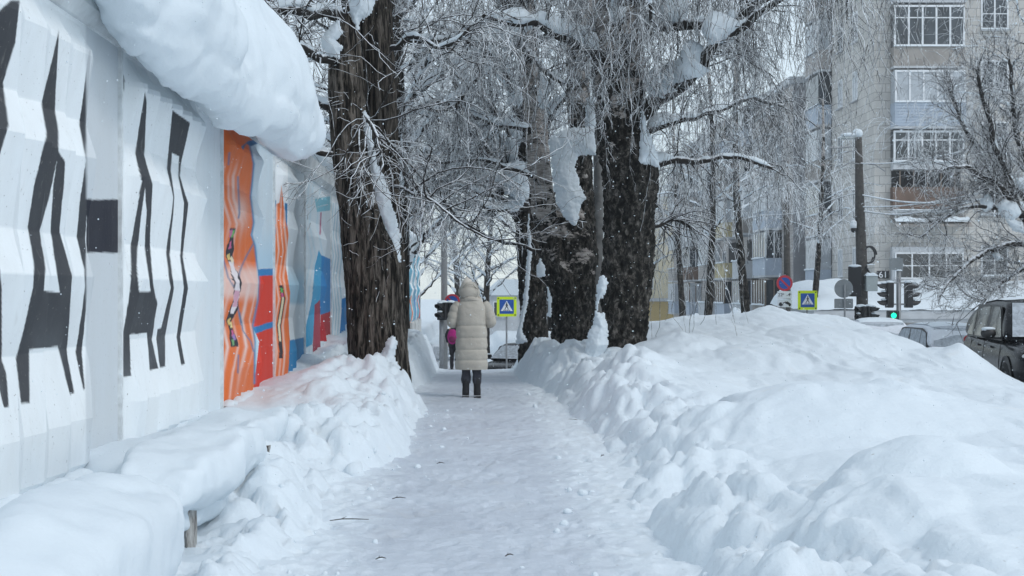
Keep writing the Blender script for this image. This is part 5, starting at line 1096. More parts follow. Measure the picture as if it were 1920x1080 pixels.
# lamp pole with its fittings
Y = 45; k_ = Y/F_PX; c = P(1613, 600, Y); LP = empty('lamp_pole', (c[0], Y, -1.1)); tag(LP, 'weathered pole with a snow-capped street lamp, camera and coil of cable at the crossing', 'lamp pole')
zl = lambda py: EYE-(py-VY)*k_+1.1
MB().tube([(.08, 0, 0), (.05, 0, zl(500)), (-.01, 0, zl(400)), (-.06, 0, zl(258))], [.19, .18, .155, .11], 16).build('pole', M['pole_wood'], LP, smooth=True)
arm = MB().tube([(-.05, 0, zl(290)), (-.25, 0, zl(275)), (-.65, 0, zl(277)), (-1.0, 0, zl(277))], .03, 8).build('lamp_arm', M['metal'], LP)
MB().ball((-.42, 0, zl(259)), (.28, .12, .05), 14, 8).build('lamp_head', M['box_grey'], LP)
MB().ball((-.35, 0, zl(253)), (.30, .13, .075), 16, 8).ball((-.09, 0, zl(250)), (.17, .16, .15), 16, 10).build('snow_cap', M['snow_soft'], LP, smooth=True)
MB().tube([(0, -.1, zl(308)), (-.4, -.15, zl(306)), (-.65, -.15, zl(315))], .02, 6).tube([(0, -.1, zl(306)), (.45, -.15, zl(310)), (.75, -.2, zl(322))], .02, 6).build('bracket', M['metal'], LP)
cam_b = MB().ball((-.26, -.15, zl(418)), (.10, .10, .09), 14, 8).cyl((-.26, -.15, zl(428)), .10, .16, k=14).build('security_camera', M['white'], LP, smooth=True); MB().ball((-.26, -.15, zl(431)), (.09, .09, .10), 14, 8).build('lens_dome', M['black'], cam_b, smooth=True)
MB().tube([(-.02, 0, zl(404)), (-.26, -.15, zl(408))], .02, 6).build('bracket', M['metal'], LP)
MB().tube([(.27+.20*math.cos(a*.3), -.2+.03*a*.3, zl(478)+.27*math.sin(a*.3)) for a in range(42)], .028, 6).build('cable_coil', M['black'], LP, smooth=True)
MB().tube([(.12, -.18, zl(500)), (.25, -.2, zl(512)), (.42, -.2, zl(528))], .03, 6).build('cable', M['black'], LP, smooth=True)
bx = MB().box(.08, .45, -.42, -.2, zl(546), zl(517)).build('control_box', M['box_grey'], LP, bevel=.015); dot_snow('snow_cap', bx, .05, .48, -.31, zl(517)-.01, .13, .13, 3)
dot_snow('snow_ledge', LP, .15, .42, -.2, zl(497), .05, .06, 5)
def signal(name, x, y, z0, w, h, n, label, rz=0, snow=True, lit=None, cells=None):
    """Signal head; visors face local -Y."""
    e = empty(name, (x, y, z0), rz); tag(e, label, 'traffic light'); MB().box(-w/2, w/2, -.10, .10, 0, h).build('housing', M['black'], e, bevel=.02)
    for i in range(n):
        z = h*(i+.5)/n; r = min(w*.42, h/n*.42); mb = MB(); kk = 14; vs = []; fs = []
        for a in range(kk+1): th = R(-20)+R(220)*a/kk; ln = .24*math.sin(max(0, min(math.pi, (th+R(20))/R(220)*math.pi)))**.5+.03; vs += [(r*math.cos(th), -.10, z+r*math.sin(th)), (r*math.cos(th), -.10-ln, z-.03+r*math.sin(th)), (r*.93*math.cos(th), -.10, z+r*.93*math.sin(th)), (r*.93*math.cos(th), -.10-ln, z-.03+r*.93*math.sin(th))]
        for a in range(kk): b0 = a*4; fs += [(b0, b0+1, b0+5, b0+4), (b0+2, b0+6, b0+7, b0+3), (b0+1, b0+3, b0+7, b0+5)]
        mb.add(vs, fs).build('visor', M['black'], e)
        MB().ball((0, -.10, z), (r*.85, .03, r*.85), 14, 8).build('lens', lit if (lit and i == 0) else M['pane'], e, smooth=True)
        if snow: MB().ball((0, -.17, z+r+.015), (r*.7, .10, .035), 12, 6).build('snow_cap', M['snow_soft'], e, smooth=True)
    if snow: MB().ball((0, 0, h+.01), (w*.5, .13, .06), 12, 6).build('snow_cap', M['snow_soft'], e, smooth=True)
    return e
zw = lambda py, Y: EYE-(py-VY)*Y/F_PX
c = P(1600, 560, 45); signal('traffic_light', c[0]-.02, 44.75, zw(556, 45), .42, (556-500)*45/F_PX, 3, 'black three-section traffic light on the left of the lamp pole, seen from behind', R(165))
c = P(1611, 590, 45); signal('traffic_light', c[0]-.03, 44.7, zw(600, 45), .36, .45, 2, 'squat double traffic light low on the lamp pole with snow in its visors', R(-40)); signal('traffic_light', c[0]+.25, 44.8, zw(600, 45), .34, .45, 2, 'second squat traffic light low on the lamp pole, turned to the right', R(50))
Y = 42; k_ = Y/F_PX; c = P(1685, 600, Y); SP = empty('signal_pole', (c[0], Y, -1.0)); tag(SP, 'slim grey pole between the two side-facing traffic lights', 'pole')
MB().cyl((0, 0, 0), .07, zw(508, Y)+1.0, k=14).build('pole', M['metal'], SP, smooth=True); MB().box(-.2, .2, -.03, .03, zw(532, Y)+1.0, zw(529, Y)+1.0).box(-.2, .2, -.03, .03, zw(572, Y)+1.0, zw(569, Y)+1.0).build('bracket', M['metal'], SP); dot_snow('snow_cap', SP, -.1, .1, 0, zw(508, Y)+1.0, .1, .08, 9)
MB().box(-.04, .04, -.02, .02, zw(508, Y)+1.0, zw(482, Y)+1.0).box(-.30, .12, -.06, -.045, zw(506, Y)+1.0, zw(484, Y)+1.0).build('sign_panel', M['signback'], SP)
h_ = (577-530)*k_
signal('traffic_light', c[0]-.28, Y, zw(577, Y), .30, h_, 3, 'traffic light turned to the left on the slim grey pole', R(-90)); signal('traffic_light', c[0]+.30, Y, zw(577, Y), .30, h_, 3, 'traffic light turned to the right on the slim grey pole', R(90))
t = NT('green_lamp'); em = t.n('ShaderNodeEmission'); em.inputs['Color'].default_value = (.02, .95, .50, 1); em.inputs['Strength'].default_value = 1.6; t.l(em.outputs[0], t.o.inputs[0]); M['green'] = t.m
c = P(1674, 592, 41.6); e = empty('traffic_light', (c[0], 41.6, zw(601, 41.6))); tag(e, 'small traffic light showing green, low beside the slim grey pole', 'traffic light')
MB().box(-.17, .17, -.10, .10, 0, .30).build('housing', M['black'], e, bevel=.02); MB().ball((.0, -.10, .15), (.085, .03, .085), 16, 8).build('lens', M['green'], e, smooth=True); MB().tube([(-.12, -.1, .2), (-.08, -.22, .27), (.08, -.22, .27), (.12, -.1, .2)], .012, 5).build('visor', M['black'], e)
# far left corner: signal on a pole, and a tall pale pole
c = P(828, 640, 44); e = empty('signal_pole', (c[0], 44, -1.0)); tag(e, 'grey pole carrying the traffic light left of the walking figure', 'pole'); MB().cyl((0, 0, 0), .075, zw(570, 44)+1.0, k=12).build('pole', M['metal'], e, smooth=True)
signal('traffic_light', c[0]+.05, 43.85, zw(600, 44), .34, .56, 2, 'double traffic light with snow in its visors, left of the walking figure', R(-35)); signal('traffic_light', c[0]+.30, 43.9, zw(600, 44), .32, .56, 2, 'traffic light turned right, just beside the shoulder of the walking figure', R(55))
c = P(833, 600, 48); o = MB().tube([(0, 0, 0), (0, 0, 4), (0, 0, 7.5)], [.12, .11, .09], 12).build('utility_pole', plain('pale_concrete_pole', (.33, .33, .33), .9), smooth=True); o.location = (c[0], 48, -1.5); tag(o, 'pale concrete pole above the traffic light left of the walking figure', 'pole')
c = P(848, 566, 47); e = empty('no_parking_sign', (c[0], 47, -1.4), R(-10)); tag(e, 'small tilted round red and blue sign half hidden by the hood of the walking figure', 'road sign'); z = c[2]+1.4
MB().cyl((0, .05, 0), .03, z, k=10).build('pole', M['metal'], e); dd = MB().prism(disc(.27, 0, 0, 0, z), -.02, .01).build('disc', M['redp'], e); MB().prism(disc(.20, 0, 0, 0, z), -.025, -.0205).build('blue_field', M['blue'], dd); MB().prism([(-.17, z+.13), (-.13, z+.17), (.17, z-.13), (.13, z-.17)], -.03, -.0255).build('diagonal_bar', M['redp'], dd)
# frosted overhead cables
for i, (pts, r, lab) in enumerate([([(1613,365,45),(1700,379,43),(1800,378,41),(1920,362,39),(2100,330,37)], .030, 'upper thick frosted cable running right from the lamp pole'), ([(1613,388,45),(1700,385,43),(1820,366,41),(1960,335,39)], .024, 'middle frosted cable crossing the upper one to the right of the lamp pole'),
        ([(1613,395,45),(1680,402,44),(1760,392,42),(1900,360,40),(2050,320,38)], .026, 'lowest frosted cable running right from the lamp pole'), ([(1606,306,45),(1680,305,44),(1800,285,42),(2000,240,39)], .020, 'topmost frosted cable running right from the lamp pole'), ([(1606,362,45),(1560,375,46),(1500,398,48),(1430,404,50)], .016, 'thin frosted cable running left from the lamp pole')]):
    p, _ = resample([P(a, b, Y) for a, b, Y in pts], [1]*len(pts), 60); o = MB().tube(p-p[0], r, 6).build('cable', M['twig_w'], smooth=True); o.location = p[0]; tag(o, lab, 'cable')

# ---------------------------------------------------------------- cars
def car_paint(name, col, frost, rough=.25, metal=.4, lo=.5, hi=.62):
    t = NT(name); p = t.pos(); f = t.math('ADD', t.noise(p, 16, 6, .75), t.math('MULTIPLY', t.nz(), .22)); m = t.ramp(f, [(lo, 0), (hi, frost)])
    sp = t.ramp(t.noise(p, 60, 2, .5), [(.70, 0), (.73, .9)]); m2 = t.math('MAXIMUM', m, sp); c = t.mix(m2, col, (.70, .74, .79))
    t.set(Base_Color=c, Metallic=0.0, Roughness=t.ramp(m2, [(0, rough), (1, .85)])); t.b.inputs['Coat Weight'].default_value = .05; t.b.inputs['Coat Roughness'].default_value = .08; return t.m
M['paint_black'] = car_paint('black_car_paint', (.004, .005, .007), .45, .22, lo=.76, hi=1.05); M['paint_black'].node_tree.nodes['Principled BSDF'].inputs['Specular IOR Level'].default_value = .15; M['paint_silver'] = car_paint('frosted_silver_paint', (.30, .32, .34), .95, .4, lo=.35, hi=.55); M['paint_pink'] = car_paint('frosted_pale_paint', (.36, .34, .36), .95, .4, lo=.35, hi=.6); M['paint_white'] = car_paint('white_car_paint', (.55, .58, .60), .9, .4, lo=.4, hi=.6)
def car_glass(name, frost, lo, hi):
    t = NT(name); p = t.pos((1, 1, 1)); f = t.ramp(t.noise(p, 9, 7, .8, .5), [(lo, 0), (hi, 1)]); f = t.math('MULTIPLY', f, frost); c = t.mix(f, (.012, .016, .02), (.50, .55, .60)); t.set(Base_Color=c, Roughness=t.ramp(f, [(0, .06), (.6, .8)]), Specular_IOR_Level=.35); return t.m
M['glass_clear'] = car_glass('car_glass', .18, .5, .8); M['glass_frost'] = car_glass('frosted_car_glass', 1.0, .15, .62)
M['tyre'] = plain('tyre_rubber', (.02, .02, .02), .9, bump=.3); M['rim'] = plain('alloy_rim', (.35, .35, .36), .4, metal=.7); M['trim'] = plain('black_trim', (.015, .015, .016), .5, snowy=.75)
t = NT('tail_lamp'); t.set(Base_Color=(.35, .015, .02), Roughness=.2); M['tail'] = t.m
t = NT('head_lamp'); t.set(Base_Color=(.55, .58, .60), Roughness=.08, Specular_IOR_Level=.9); M['head'] = t.m
def loft(rings, closed_caps=True):
    n = len(rings[0]); vs = [v for r in rings for v in r]; fs = [(i*n+a, i*n+(a+1) % n, (i+1)*n+(a+1) % n, (i+1)*n+a) for i in range(len(rings)-1) for a in range(n)]
    return vs, fs+[tuple(range(n-1, -1, -1)), tuple((len(rings)-1)*n+a for a in range(n))]
def make_car(name, loc, rz, label, L, W, H, paint, kind='suv', gside='glass_clear', gend='glass_frost', gz=0.0, snow=.05):
    C = empty(name, loc, rz); tag(C, label, 'car'); hw = W/2; gc = .20; belt = H*.60; hood = belt-.02
    # x: rear -L/2 .. front +L/2 ; lower body
    if kind == 'suv': prof = [(-.5, .52, .90, .80), (-.49, .60, .96, .92), (-.44, .64, 1, .97), (-.25, .62, 1, 1), (0, .60, 1, 1), (.20, .595, 1, 1), (.30, .59, 1, 1), (.40, .575, .99, .98), (.46, .54, .96, .92), (.492, .48, .88, .84), (.5, .40, .80, .78)]
    else: prof = [(-.5, .50, .86, .80), (-.49, .58, .94, .90), (-.44, .62, 1, .96), (-.25, .62, 1, 1), (0, .61, 1, 1), (.20, .60, 1, 1), (.30, .58, 1, 1), (.40, .54, .98, .97), (.46, .50, .94, .92), (.49, .44, .86, .84), (.5, .36, .80, .78)]
    rings = []
    for fx, ft, fw, fwb in prof:
        x = fx*L; zt = ft*H; w = hw*fw; zb = gc+(.06 if abs(fx) > .46 else 0)
        half = [(w*.0, zb), (w*.80*fwb, zb), (w*.95*fwb, zb+.08), (w*1.0, zb+.26), (w*1.0, zb+(zt-zb)*.62), (w*.975, zb+(zt-zb)*.86), (w*.90, zt-.015), (w*.6, zt+.012), (0, zt+.02)]
        rings.append([(x, y, z) for y, z in half]+[(x, -y, z) for y, z in half[-2:0:-1]])
    v, f = loft(rings); body = MB().add(v, f).build('body', paint, C, smooth=True, sub=2)
    # cabin
    if kind == 'suv': gp = [(-.475, .0, 1, .98), (-.44, .52, .985, .92), (-.385, .76, .97, .83), (-.28, .93, .96, .77), (-.10, 1.0, .96, .76), (.06, .985, .96, .76), (.105, .93, .96, .77), (.20, .42, .97, .86), (.275, .0, .98, .95)]
    elif kind == 'hatch': gp = [(-.47, .0, 1, .97), (-.42, .62, .98, .86), (-.37, .90, .97, .80), (-.28, .99, .96, .76), (-.05, 1.0, .96, .76), (.05, .975, .96, .76), (.10, .90, .96, .78), (.20, .40, .97, .86), (.28, .0, .98, .95)]
    else: gp = [(-.40, .0, 1, .95), (-.33, .45, .98, .88), (-.25, .90, .97, .78), (-.18, .985, .96, .75), (-.02, 1.0, .96, .75), (.05, .975, .96, .75), (.10, .88, .96, .78), (.19, .40, .97, .86), (.27, .0, .98, .95)]
    zb = belt-.03; xs_g = [g_[0]*L for g_ in gp]; zt_g = [zb+.01+g_[1]*(H-zb) for g_ in gp]; wb = hw*.93
    def wtop(x): return np.interp(x, xs_g, [hw*g_[3] for g_ in gp])
    rings = []
    for (fx, fz, a, b), zt in zip(gp, zt_g):
        x = fx*L; wt = hw*b; wt = wb+(wt-wb)*min(1, fz*1.05+.02); wm = (wb+wt)/2+.015; zm = (zb+zt)/2
        half = [(0, zb), (wb, zb), (wm, zm), (wt, zt-.05*min(1, fz*2)), (wt-.10, zt-.01*min(1, fz)), (wt*.5, zt+.012), (0, zt+.015)]; rings.append([(x, y, z) for y, z in half]+[(x, -y, z) for y, z in half[-2:0:-1]])
    v, f = loft(rings); cab = MB().add(v, f).build('cabin', paint, C, smooth=True, sub=2)
    def gy(x, z):  # outer half width of the cabin side
        zt = np.interp(x, xs_g, zt_g); t_ = np.clip((z-zb)/max(H-zb, .01), 0, 1); return wb+(hw*.77-wb)*t_+.020*math.sin(t_*math.pi)+.006
    def side_pane(nm, pts, s, mat, off=0.0):
        n = len(pts); cx_ = sum(p[0] for p in pts)/n; cz_ = sum(p[1] for p in pts)/n
        vs = []; 
        for k in (0, .5, 1.0):
            for x, z in pts: xx, z_ = cx_+(x-cx_)*k, cz_+(z-cz_)*k; vs.append((xx, s*(gy(xx, z_)+off+.004), z_))
        fs = [(k*n+i, k*n+(i+1) % n, (k+1)*n+(i+1) % n, (k+1)*n+i) for k in (0, 1) for i in range(n)]; return MB().add(vs, fs).build(nm, mat, C, smooth=True)
    zs0 = belt+.03; top = H-.13
    if kind == 'suv': panes = [[(-.41, .02), (-.30, 0), (-.295, .84), (-.33, .74), (-.385, .40)], [(-.285, 0), (-.075, 0), (-.075, 1), (-.19, .97), (-.285, .87)], [(-.06, 0), (.185, 0), (.09, .92), (.06, 1), (-.06, 1)]]
    elif kind == 'hatch': panes = [[(-.39, 0), (-.27, 0), (-.27, .95), (-.35, .80)], [(-.26, 0), (-.08, 0), (-.08, 1), (-.26, .97)], [(-.065, 0), (.18, 0), (.09, .85), (.05, .98), (-.065, 1)]]
    else: panes = [[(-.31, 0), (-.255, 0), (-.235, .9), (-.27, .5)], [(-.245, 0), (-.08, 0), (-.08, 1), (-.225, .93)], [(-.065, 0), (.17, 0), (.085, .83), (.05, .98), (-.065, 1)]]
    for s in (-1, 1):
        side_pane('window_trim', [(x*L, zs0-.03+(top+.03-zs0+.03)*z) for x, z in [(panes[0][0][0]-.01, 0), (panes[2][1][0]+.015, 0), (panes[2][2][0]+.005, .95), (panes[2][3][0], 1.0), (panes[0][2][0], 1.0), (panes[0][3][0]-.012, panes[0][3][1]-.02)]], s, M['black'], .0)
        for q in panes: side_pane('side_window', [(x*L, zs0+(top-zs0)*z) for x, z in q], s, M[gside], .008)
        # door seams, handles, mirror
        for hx in (-.17, .05): MB().box(hx*L-.10, hx*L+.10, s*(hw-.012)-.018, s*(hw-.012)+.018, belt-.14, belt-.105).build('door_handle', paint, C, bevel=.01)
        for hx in (-.30, -.068, .20):
            z0_, z1_ = gc+.16, belt-.03; MB().tube([(hx*L, s*(hw*.985+.0), z0_), (hx*L-.01, s*(hw+.001), (z0_+z1_)/2), (hx*L, s*(hw*.962), z1_)], .006, 5).build('door_seam', M['black'], C)
        mx = .165*L; mir = MB().ball((mx, s*(hw+.13), belt+.12), (.085, .13, .10), 14, 10).build('mirror', M['trim'] if kind == 'suv' else paint, C, smooth=True); MB().box(mx-.03, mx+.03, min(s*(hw-.08), s*(hw+.08)), max(s*(hw-.08), s*(hw+.08)), belt+.02, belt+.06).build('mirror_arm', M['trim'], mir)
        MB().ball((mx, s*(hw+.13), belt+.20), (.08, .12, .03), 12, 6).build('snow_cap', M['snow_soft'], mir, smooth=True)
        # arches and wheels
        rw = .36 if kind == 'suv' else .31
        for wx in (-.30, .305):
            cxw = wx*L; arch = MB(); kk = 20; vs = []; ra_, rb_ = rw+.035, rw+.105
            for a in range(kk+1): th = R(-12)+R(204)*a/kk; vs += [(cxw+ra_*math.cos(th), s*(hw+.012), rw+ra_*math.sin(th)), (cxw+rb_*math.cos(th), s*(hw+.004), rw+rb_*math.sin(th)), (cxw+ra_*math.cos(th), s*(hw-.05), rw+ra_*math.sin(th))]
            arch.add(vs, [(a*3, a*3+1, a*3+4, a*3+3) for a in range(kk)]+[(a*3+2, a*3, a*3+3, a*3+5) for a in range(kk)]).build('wheel_arch', M['trim'], C, smooth=True)
            MB().prism([(cxw+ra_*math.cos(R(-12+204*a/kk)), rw+ra_*math.sin(R(-12+204*a/kk))) for a in range(kk+1)], s*(hw-.16), s*(hw+.003)).build('wheel_well', M['black'], C)
            wh = MB(); tp = [(rw*.62, -.10), (rw*.92, -.11), (rw, -.08), (rw, .08), (rw*.92, .11), (rw*.62, .10)]; vs = []; kk = 36; m = len(tp)
            for a in range(kk): th = 2*math.pi*a/kk; vs += [(cxw+r_*math.cos(th), s*(hw-.085)+y_, rw+r_*math.sin(th)) for r_, y_ in tp]
            wheel = wh.add(vs, [(a*m+i, a*m+i+1, ((a+1) % kk)*m+i+1, ((a+1) % kk)*m+i) for a in range(kk) for i in range(m-1)]).build('wheel', M['tyre'], C, smooth=True)
            rim = MB().cyl((cxw, s*(hw-.04), rw), rw*.63, -s*.10, 'Y', 28)
            for a in range(5): th = 2*math.pi*a/5; rim.tube([(cxw, s*(hw+.004), rw), (cxw+rw*.58*math.cos(th), s*(hw-.004), rw+rw*.58*math.sin(th))], [.045, .03], 6)
            rim.build('rim', M['rim'], wheel)
        # lamps
        zl_ = H*.48
        MB().ball((L*.462, s*hw*.70, zl_), (.12, .20, .065), 14, 8).build('headlight', M['head'], C, smooth=True)
        MB().ball((-L*.472, s*hw*.82, H*.55), (.07, .13, .10), 14, 8).build('tail_light', M['tail'], C, smooth=True)
    # screens
    def screen(nm, xa, xb, z_a, z_b, wa, wb_, mat, off):
        vs = []; n = 8
        for i in range(6):
            t_ = i/5; x = xa+(xb-xa)*t_; z = z_a+(z_b-z_a)*t_; w = wa+(wb_-wa)*t_
            for j in range(n+1): u = -1+2*j/n; vs.append((x+off*(1)-math.copysign(.05, off)*u*u, u*w, z+.01))
        return MB().add(vs, [(i*(n+1)+j, i*(n+1)+j+1, (i+1)*(n+1)+j+1, (i+1)*(n+1)+j) for i in range(5) for j in range(n)]).build(nm, mat, C, smooth=True)
    fi, ri = (-2, 1); 
    screen('windscreen', gp[-1][0]*L-.03, gp[-3][0]*L+.015, zb+.10, zt_g[-3]-.03, hw*.84, hw*.66, M[gend], .055)
    screen('rear_window', gp[0][0]*L+.02, gp[2][0]*L-.01, zb+.10, zt_g[2]-.03, hw*.84, hw*.68, M[gend], -.045)
    MB().prism([(-hw*.72, .30*H), (hw*.72, .30*H), (hw*.66, .43*H), (-hw*.66, .43*H)], 0, .03, Matrix.Translation((L*.485, 0, 0)) @ Matrix.Rotation(R(-90), 4, 'Z')).build('grille', M['trim'], C)
    MB().box(-L*.505, -L*.49, -.27, .27, .40*H, .40*H+.12).build('number_plate', M['white'], C); MB().box(-L*.508, -L*.47, -hw*.86, hw*.86, gc+.02, gc+.20).build('bumper', M['trim'], C, bevel=.03)
    if snow:
        n = 26; m = 14; A, T = np.meshgrid(np.linspace(-.36*L, .04*L, n), np.linspace(-1, 1, m), indexing='ij'); e = np.clip(1-(2*np.abs((A+.16*L)/(.40*L)))**4, 0, 1)*np.clip(1-T**4, 0, 1)
        V = np.stack([A, T*hw*.70, np.interp(A, xs_g, zt_g)+.004-.02*T*T+snow*e*(1+.5*fbm(A*3, T*3, s=3))], -1); mesh_np('roof_snow', V, grid_faces(n, m), M['snow_soft'], C)
    return C
make_car('parked_car', (9.93, 24.25, -.32), R(-98.5), 'dark frosted off-road car parked facing the camera at the right edge', 4.75, 1.88, 1.75, M['paint_black'], 'suv', 'glass_clear', 'glass_frost', snow=.03)
c2 = make_car('parked_car', (11.95, 36, -.72), R(91), 'pale frost-covered car with an iced rear window and roof aerial, right beside the dark car', 4.3, 1.74, 1.47, M['paint_silver'], 'hatch', 'glass_frost', snow=.03)
MB().tube([(-1.5, .1, 1.45), (-1.66, .1, 1.72)], [.012, .004], 5).build('aerial', M['black'], c2)
make_car('parked_car', (12.15, 42, -.95), R(80), 'pinkish-grey frosted car queued beneath the traffic lights, left of the iced rear window', 4.4, 1.76, 1.68, M['paint_pink'], 'hatch', 'glass_frost', snow=.05)
make_car('parked_car', (-1.05, 51.2, -1.80), R(-75), 'white snow-dusted car across the end of the path, left of the walking figure', 4.4, 1.76, 1.45, M['paint_white'], 'sedan', snow=.07)
make_car('parked_car', (1.75, 50.2, -1.78), R(-115), 'black car across the end of the path, right of the walking figure', 4.5, 1.8, 1.50, M['paint_black'], 'sedan', snow=.05)

# ---------------------------------------------------------------- people
def skin_tone():
    t = NT('skin'); t.set(Base_Color=(.55, .33, .25), Roughness=.55); t.b.inputs['Subsurface Weight'].default_value = .1; return t.m
M['skin'] = skin_tone()
def cloth(name, col, scale=40, rough=.85, bump=.3, var=.08):
    t = NT(name); p = t.obj(); n = t.noise(p, scale, 4, .6); c = t.ramp(t.noise(p, 3, 4), [(.3, tuple(x*(1-var) for x in col)), (.7, tuple(x*(1+var) for x in col))]); t.set(Base_Color=c, Roughness=rough); b = t.bump(t.noise(p, 9, 4, .6, .8), .35, .03); t.bump(n, bump, .004, b); return t.m
M['coat'] = cloth('beige_quilted_cloth', (.47, .44, .385), 90); M['hat'] = cloth('pale_knit', (.62, .58, .52), 120); M['trousers'] = cloth('charcoal_cloth', (.050, .052, .065)); M['boots'] = cloth('black_boot_leather', (.010, .010, .012), 30, .6)
M['magenta'] = cloth('magenta_cloth', (.35, .012, .16)); M['green_cloth'] = cloth('green_cloth', (.055, .17, .075)); M['dark_cloth'] = cloth('near_black_cloth', (.015, .015, .02)); M['hair'] = cloth('dark_hair', (.02, .014, .010), 80)
def skeleton(name, chain, parent, mat, root='pelvis'):
    """chain: dict name -> (pos, radius, parent). One continuous skinned body."""
    names = list(chain); idx = {n: i for i, n in enumerate(names)}; me = bpy.data.meshes.new(name)
    me.from_pydata([chain[n][0] for n in names], [(idx[n], idx[chain[n][2]]) for n in names if chain[n][2]], []); o = link(bpy.data.objects.new(name, me), parent); me.materials.append(mat)
    sk = o.modifiers.new('skin', 'SKIN'); sk.use_smooth_shade = True
    for n in names: v = me.skin_vertices[0].data[idx[n]]; r = chain[n][1]; v.radius = r if hasattr(r, '__len__') else (r, r); v.use_root = (n == root)
    ss = o.modifiers.new('sub', 'SUBSURF'); ss.levels = ss.render_levels = 2; return o
def human(H, hands, parent, lean=0.0, legspread=.09, hx=0.0):
    """A standing adult facing +Y; hands: targets of left and right wrist."""
    s = H/1.7; c = {}
    c['pelvis'] = ((0, 0, .93*s), (.15*s, .11*s), None); c['waist'] = ((0, 0, 1.05*s), (.13*s, .095*s), 'pelvis'); c['chest'] = ((0, -.01, 1.25*s), (.15*s, .11*s), 'waist'); c['neckb'] = ((0, 0, 1.40*s), (.07*s, .065*s), 'chest'); c['neck'] = ((hx*.4, .01, 1.46*s), .052*s, 'neckb')
    c['head1'] = ((hx*.7, .025, 1.54*s), (.070*s, .085*s), 'neck'); c['head2'] = ((hx, .015, 1.63*s), (.078*s, .098*s), 'head1'); c['head3'] = ((hx, .005, 1.69*s), (.055*s, .070*s), 'head2'); c['nose'] = ((hx*.9, .125, 1.575*s), .012*s, 'head1'); c['chin'] = ((hx*.7, .085, 1.495*s), .022*s, 'head1')
    for sd in (-1, 1):
        t = 'LR'[sd > 0]; c['hip'+t] = ((sd*legspread*s, 0, .88*s), .095*s, 'pelvis'); c['knee'+t] = ((sd*(legspread+.005)*s, .02, .48*s), .056*s, 'hip'+t); c['calf'+t] = ((sd*legspread*s, -.01, .34*s), .052*s, 'knee'+t); c['ank'+t] = ((sd*legspread*s, -.01, .09*s), .036*s, 'calf'+t); c['toe'+t] = ((sd*(legspread+.02)*s, .15, .045*s), .034*s, 'ank'+t)
        w = Vector(hands[sd > 0]); c['sho'+t] = ((sd*.175*s, -.01, 1.36*s), .055*s, 'chest'); e = Vector((sd*.245*s, -.02, 1.10*s)) if w.y > .05 else Vector((sd*.23*s, -.03, 1.10*s)); c['elb'+t] = (tuple(e), .040*s, 'sho'+t); c['wri'+t] = (tuple(w), .026*s, 'elb'+t)
        d = (w-e).normalized(); side = Vector((-sd, 0, 0)); up = d.cross(side).normalized(); pm = w+d*.05*s; c['palm'+t] = (tuple(pm), (.034*s, .016*s), 'wri'+t)
        for k, (o_, ln) in enumerate(((-.027, .060), (-.009, .072), (.009, .067), (.027, .052))):
            b = pm+side*o_*s+d*.035*s; c['k%d%s' % (k, t)] = (tuple(b), .0095*s, 'palm'+t); m_ = b+(d*.8-up*.35*sd).normalized()*ln*.5*s; c['m%d%s' % (k, t)] = (tuple(m_), .0085*s, 'k%d%s' % (k, t)); c['f%d%s' % (k, t)] = (tuple(m_+(d*.4-up*.9*sd).normalized()*ln*.5*s), .007*s, 'm%d%s' % (k, t))
        th = w+side*(.028)*s+d*.02*s; c['t1'+t] = (tuple(th), .012*s, 'palm'+t); c['t2'+t] = (tuple(th+(side*.6+d*.8)*.045*s), .0095*s, 't1'+t)
    return skeleton('body', c, parent, M['skin'])
def face(parent, s, hx, z):
    for sd in (-1, 1): MB().ball((hx+sd*.032*s, .088*s, z+.015*s), (.013*s, .008*s, .009*s), 10, 6).build('eye', M['white'], parent, smooth=True); MB().ball((hx+sd*.082*s, 0, z-.005*s), (.010*s, .02*s, .032*s), 10, 6).build('ear', M['skin'], parent, smooth=True)
    MB().ball((hx, .092*s, z-.06*s), (.026*s, .008*s, .007*s), 12, 6).build('mouth', cloth('lips', (.35, .12, .10)), parent, smooth=True)
def puffy(name, rows, parent, mat, k=64, seams=(), depth=.012, cx=0.0, sub=0, open_=False, wr=.006, seed=1):
    """Garment lofted from (z, cx, cy, rx, ry); seams are z heights where the quilting pinches in."""
    rows = np.array(rows); z = np.linspace(rows[0, 0], rows[-1, 0], 110) if rows[-1, 0] > rows[0, 0] else np.linspace(rows[0, 0], rows[-1, 0], 110)
    o_ = np.argsort(rows[:, 0]); I = [np.interp(z, rows[o_, 0], rows[o_, j]) for j in range(1, 5)]
    for j in range(4): I[j] = np.convolve(np.pad(I[j], 4, 'edge'), np.ones(9)/9, 'valid')
    if len(seams):
        d = np.min(np.abs(z[:, None]-np.array(seams)[None]), 1); pf = depth*(1-np.exp(-(d/.018)**1.3))-depth*.5
    else: pf = z*0
    a = np.arange(k)*2*math.pi/k; A, Z = np.meshgrid(a, z); r = lambda q: (q+pf)[:, None]
    w = wr*fbm(np.cos(A)*3, np.sin(A)*3, Z*16, s=seed, o=3)+wr*.7*fbm(np.cos(A)*7, np.sin(A)*7, Z*9, s=seed+4, o=3)
    ex = .82; X = I[0][:, None]+(r(I[2])+w)*np.sign(np.cos(A))*np.abs(np.cos(A))**ex; Y_ = I[1][:, None]+(r(I[3])+w)*np.sign(np.sin(A))*np.abs(np.sin(A))**ex
    return mesh_np(name, np.stack([X, Y_, Z], -1), grid_faces(len(z), k, True), mat, parent)
